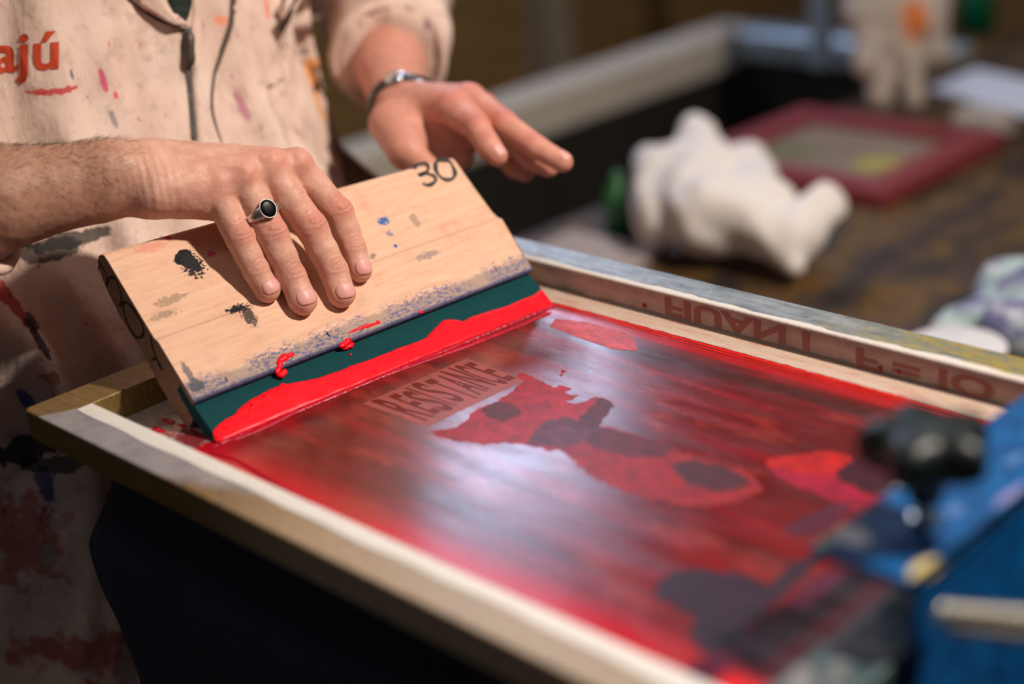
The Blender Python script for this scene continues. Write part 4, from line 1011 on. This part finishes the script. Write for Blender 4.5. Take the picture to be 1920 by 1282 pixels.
blue = t.out(c, t.rng(w1, .3, .7, .4, .6), w1, .15, .003, Specular_IOR_Level=.3)
MB().box((56.7, 10.4, 3.45), (61.6, 47, 4.0), .1).build('top_plate', blue, clamp)
MB().box((61.9, 10.4, -19), (62.5, 47, 4.0), .1).box((61.5, 10.4, 3.45), (62.5, 47, 4.0), .1).build('side_plate', blue, clamp)
MB().box((58.6, 25, .02), (61.4, 46, 3.45), .05).build('rubber_pad', plain('grey_rubber', (.04, .05, .05), .7), clamp)
for b0, b1 in (((62.5, 24.5, -19), (67, 26, 3.0)), ((62.5, 36, -19), (72, 37.4, 3.3)), ((62.5, 14.5, -19), (65, 15.6, -9))): MB().box(b0, b1, .1).build('brace', blue, clamp)
stl = T('bright_steel').out((.62, .60, .54), .28, Metallic=1.0)
kb = onz(1735, 985, 4.0); kx, ky = kb[0], kb[1]
mb = MB()
zz = np.linspace(0, 3.3, 56); mb.tube([(kx, ky, 4.0 + z) for z in zz], [.40 + .05 * (i % 2) for i in range(56)], 16); mb.build('threaded_rod', stl, clamp, True)
MB().tube([(kx, ky, 4.0), (kx, ky, 4.01), (kx, ky, 4.5), (kx, ky, 4.55)], [.0, .8, .8, .6], 6).build('hex_nut', stl, clamp)
V = []; nk = 80; kp = [(5.4, .0), (5.4, .8), (6.4, .95), (6.9, 1.3), (7.1, 2.2), (7.5, 2.7), (8.4, 2.8), (9.1, 2.5), (9.4, 1.6), (9.45, 0)]
for z, r in kp:
    for i in range(nk):
        an = 2 * math.pi * i / nk; lob = 1 + (.17 * math.cos(5 * an + .6) if r > 1.4 else 0); V.append((kx + r * lob * math.cos(an), ky + r * lob * math.sin(an), z))
F = [[i * nk + k, i * nk + (k + 1) % nk, (i + 1) * nk + (k + 1) % nk, (i + 1) * nk + k] for i in range(len(kp) - 1) for k in range(nk)]
tag(mesh('knob', V, F, T('black_bakelite').out((.005, .010, .011), .4, Specular_IOR_Level=.35), clamp, True), 'black star knob')
# coil spring beside the clamp
a_ = at(1768, 1158, 70); b_ = at(2010, 1180, 66); ax = b_ - a_; L_ = np.linalg.norm(ax); ax /= L_; u_ = np.cross(ax, (0, 0, 1.)); u_ /= np.linalg.norm(u_); v_ = np.cross(u_, ax)
turns = 11; P = [a_ + ax * L_ * i / (turns * 16) + (u_ * math.cos(2 * math.pi * i / 16) + v_ * math.sin(2 * math.pi * i / 16)) * .62 for i in range(turns * 16)]
tag(MB().tube(P, .15, 8).build('coil_spring', T('spring_steel').out((.5, .47, .40), .35, Metallic=.9), None, True), 'grey steel coil spring stretched beside the blue clamp', 'spring')

# ------------------------------------------------------------------ behind: sink, bench and what lies on it
sink = empty('washout_sink', (-78, 130, -90), 'large dark washout sink with a pale rim behind the person', 'sink')
t = T('pale_rim'); pr_ = t.out(t.mix(t.noise(.12, 4), (.52, .46, .38), (.68, .61, .52)), .6)
MB().box((-108, 20, -33), (-99, 214, -25), .8).build('rim', pr_, sink)
MB().box((-99, 207, -31), (-50, 214, -25), .8).build('rim', plain('cold_metal', (.45, .55, .62), .4, Metallic=.3), sink)
t = T('dark_basin'); db = t.out(t.mix(t.noise(.06, 4), (.010, .009, .008), (.035, .030, .022)), .6)
MB().box((-104, 20, -88), (-100, 212, -33)).box((-100, 208, -88), (-50, 212, -31)).box((-100, 20, -70), (-50, 208, -66)).box((-54, 60, -88), (-51, 208, -30)).build('basin', db, sink)
for b0 in ((-100, 22), (-58, 22), (-100, 200), (-58, 200)): MB().box((*b0, -90), (b0[0] + 4, b0[1] + 4, -70)).build('leg', db, sink)
bench = empty('workbench', (0, 150, -90), 'brown workbench with a wooden top blotched by old ink', 'workbench')
t = T('blotched_wood'); n1 = t.noise(.085, 4, .6, t.scale(t.pos, (1.6, .7, 1))); n2 = t.noise(.3, 4)
c = t.ramp(n1, [(.34, (.016, .010, .012)), (.47, (.05, .03, .016)), (.56, (.15, .075, .014)), (.68, (.07, .045, .028))]); c = t.mix(t.rng(n2, .5, .7), c, (.06, .035, .025))
bw = t.out(c, .6, n2, .2, .005)
MB().box((-49, 66, -29.5), (70, 240, -25.5), .3).build('top', bw, bench)
for x in (-46, 62):
    for y in (70, 230): MB().box((x, y, -90), (x + 6, y + 6, -29.5), .2).build('leg', bw, bench)
MB().box((-44, 70, -42), (66, 73, -29.5)).build('apron_board', bw, bench)

fs = empty('framed_screen', (-31, 143, -25.5), 'small red-framed silk screen lying flat on the bench behind the white rag', 'silk screen')
rf = plain('faded_red_frame', (.24, .035, .045), .5)
x0, x1, y0, y1 = -49, -14, 127, 159
MB().box((x0, y0, -25.4), (x1, y0 + 5, -23), .2).box((x0, y1 - 5, -25.4), (x1, y1, -23), .2).box((x0, y0 + 5, -25.4), (x0 + 5, y1 - 5, -23), .2).box((x1 - 5, y0 + 5, -25.4), (x1, y1 - 5, -23), .2).build('frame', rf, fs)
t = T('taped_mesh'); c = t.mix(t.noise(.12, 4), (.22, .15, .13), (.30, .23, .16)); c = t.mix(t.blob(t.pos, (-24, 141, -24), (3.5, 3, 9), .3, .3, .5), c, (.42, .36, .06)); c = t.mix(t.blob(t.pos, (-38, 141, -24), (4, 3, 9), .3, .3, .6), c, (.14, .16, .06))
c = t.mix(t.rng(t.xyz(t.pos)[0], -20.5, -19), c, (.20, .07, .06)); MB().box((x0 + 4.5, y0 + 4.5, -24.6), (x1 - 4.5, y1 - 4.5, -24.3)).build('mesh_fabric', t.out(c, .5), fs)
tag(MB().box((-24, 160.5, -25.4), (-16, 166, -21.5), .6).build('eraser_block', plain('pale_block', (.5, .45, .42))), 'small pale block on the bench behind the red-framed screen', 'block')

def lump(name, prims, lo, hi, h, mat, amp, fr, label, cat, seed=0.0, floor=None):
    def f(P):
        d = sdf_eval(prims, P)
        return d if floor is None else np.maximum(d, floor - P[:, 2])
    Vq, Fq, Gq = iso(f, lo, hi, h)
    dsp = np.array([amp * (1 - 2.4 * abs(noise.noise(Vector(p * fr + seed)))) + amp * .5 * noise.noise(Vector(p * fr * 2.3 + seed)) for p in Vq])
    if floor is not None: dsp *= np.clip((Vq[:, 2] - floor) / 2, 0, 1)
    o = npmesh(name, Vq + Gq * dsp[:, None], Fq, mat); return tag(o, label, cat)
ragm = plain('white_cotton', (.86, .79, .75), .9)
g = lambda x, y, Z: at(x, y, Z)
rag = [seg(g(1250, 330, 200), g(1330, 400, 190), 3.6, 4.6), seg(g(1305, 235, 203), g(1320, 330, 198), 1.6, 4.2, 3), seg(g(1225, 300, 202), g(1245, 400, 196), 2.2, 4.0, 3), seg(g(1400, 295, 200), g(1420, 390, 190), 2.0, 4.2, 3),
       seg(g(1380, 400, 188), g(1480, 450, 184), 3.8, 3.0, 3), seg(g(1485, 440, 184), g(1545, 385, 186), 2.4, 2.3, 2.5), seg(g(1480, 460, 183), g(1490, 495, 182), 2.0, 1.0, 1.5)]
lump('cotton_rag', rag, (-50, 80, -27), (12, 135, 2), .6, ragm, .6, .16, 'crumpled white cotton rag heaped on the brown bench', 'rag', 0, -25.4)
tealm = T('washed_cloth'); c = tealm.mix(tealm.rng(tealm.noise(.25, 3), .42, .6), (.42, .55, .55), (.16, .15, .30)); tealm = tealm.out(tealm.mix(tealm.rng(tealm.noise(.2, 3, .5, tealm.scale(tealm.pos, (1, 1, 3))), .5, .7), c, (.7, .72, .74)), .85)
q = onz(1866, 606, -24)
lump('teal_rag', [seg(q + (-2, 6, 1), q + (8, 5, 2), 3.5, 4.5), seg(q + (3, -2, 0), q + (12, -3, 1), 3.5, 4.5, 3), seg(q + (-1, 2, -.5), q + (-4, -3, -1), 2.8, 1.8, 2)], q + (-12, -14, -4), q + (22, 16, 10), .6, tealm, .5, .18, 'pale teal and violet stained rag on the bench beyond the screen corner', 'rag', 4, -25.4)
q = onz(1790, 722, -25.4); k = 36; lp = [(0, 0), (4.2, 0), (4.6, 3.6), (4.9, 3.7), (4.9, 4.3), (4.4, 4.5), (0, 4.5)]
V = [(q[0] + r * math.cos(2 * math.pi * i / k), q[1] + r * math.sin(2 * math.pi * i / k), -25.4 + z) for r, z in lp for i in range(k)]
tubo = mesh('ink_tub', V, [[i * k + j, i * k + (j + 1) % k, (i + 1) * k + (j + 1) % k, (i + 1) * k + j] for i in range(len(lp) - 1) for j in range(k)], plain('white_plastic', (.75, .74, .76), .4), None, True)
tag(tubo, 'round white plastic tub standing against the pale teal rag', 'tub')
pq = [onz(1742, 168, -25.3), onz(1830, 130, -25.3), onz(1990, 165, -25.3), onz(1925, 222, -25.3)]
V = [p + (0, 0, .0) for p in pq] + [p + (0, 0, .25) for p in pq]
tag(mesh('paper_stack', V, [(3, 2, 1, 0), (4, 5, 6, 7), (0, 1, 5, 4), (1, 2, 6, 5), (2, 3, 7, 6), (3, 0, 4, 7)], plain('white_paper', (.72, .76, .86), .7)), 'thin stack of bluish white paper at the far end of the bench', 'paper')
q = onz(1110, 486, -25.3)
V = [q + np.array(d_) for d_ in ((-8, -8, 0), (8, -6, 0), (7, 7, 0), (-9, 6, 0), (-8, -8, .5), (8, -6, .5), (7, 7, .5), (-9, 6, .5))]
tag(mesh('paper_pad', V, [(3, 2, 1, 0), (4, 5, 6, 7), (0, 1, 5, 4), (1, 2, 6, 5), (2, 3, 7, 6), (3, 0, 4, 7)], plain('pinkish_paper', (.42, .34, .30), .8)), 'pinkish beige pad lying on the bench before the white rag', 'pad')
# hanging cloth with an orange mark
t = T('hanging_cotton'); c = t.mix(t.noise(.1, 4), (.42, .35, .30), (.62, .54, .48)); c = t.mix(t.blob(t.pos, tuple(at(1712, 38, 236)), (2.0, 2.0, 3.0), .6, .4, .4), c, (.75, .20, .04))
hm = t.out(c, .85)
hg = [seg(g(1640, -260, 240), g(1640, 20, 240), 5.5, 4.2), seg(g(1720, -260, 242), g(1730, 30, 240), 5.5, 4.4, 3), seg(g(1640, 20, 240), g(1622, 130, 240), 2.8, 1.7, 3), seg(g(1690, 20, 240), g(1712, 185, 240), 2.6, 1.4, 2), seg(g(1748, 20, 240), g(1752, 95, 240), 2.8, 2.2, 2), seg(g(1660, 60, 242), g(1655, 180, 242), 2.4, 1.8, 2)]
lump('hanging_overalls', hg, (-75, 145, -24), (-20, 195, 42), .7, hm, .6, .16, 'pale cotton garment with an orange mark hanging above the bench', 'garment', 8)
MB().tube([at(1640, -255, 240) + (0, 0, 6.5), at(1720, -255, 242) + (0, 0, 6.5)], 1.0, 8).build('hanger', plain('hanger_wood', (.2, .12, .06)), bpy.data.objects['hanging_overalls'])
q = at(1540, 50, 275); postz = MB().box((q[0] - 1.6, q[1] - 1.6, -24.9), (q[0] + 1.6, q[1] + 1.6, 90), .3)
mp = postz.build('metal_post', plain('pale_blue_metal', (.50, .60, .70), .4)); e_ = at(1735, -255, 242) + (0, 0, 8.4); MB().tube([(q[0], q[1], e_[2]), e_], .8, 8).build('rail_arm', plain('pale_blue_metal', (.50, .60, .70), .4), mp)
tag(mp, 'pale blue upright metal post at the corner of the sink', 'post')
def bottle(px, py, z, r, hgt, col, lab):
    q = onz(px, py, z); lp = [(0, 0), (r, 0), (r, hgt * .6), (r * .8, hgt * .72), (r * .35, hgt * .8), (r * .35, hgt * .95), (0, hgt * .95)]
    V = [(q[0] + a_ * math.cos(2 * math.pi * i / 24), q[1] + a_ * math.sin(2 * math.pi * i / 24), z + b_) for a_, b_ in lp for i in range(24)]
    o = mesh('bottle', V, [[i * 24 + j, i * 24 + (j + 1) % 24, (i + 1) * 24 + (j + 1) % 24, (i + 1) * 24 + j] for i in range(len(lp) - 1) for j in range(24)], plain('bottle_plastic', col, .4), None, True)
    tag(o, lab, 'bottle')
bottle(1165, 440, -25.5, 2.0, 9, (.03, .16, .05), 'small green bottle on the bench left of the white rag')
bottle(1830, 60, -25.5, 3.4, 16, (.0, .12, .05), 'dark green bottle standing at the far end of the bench')
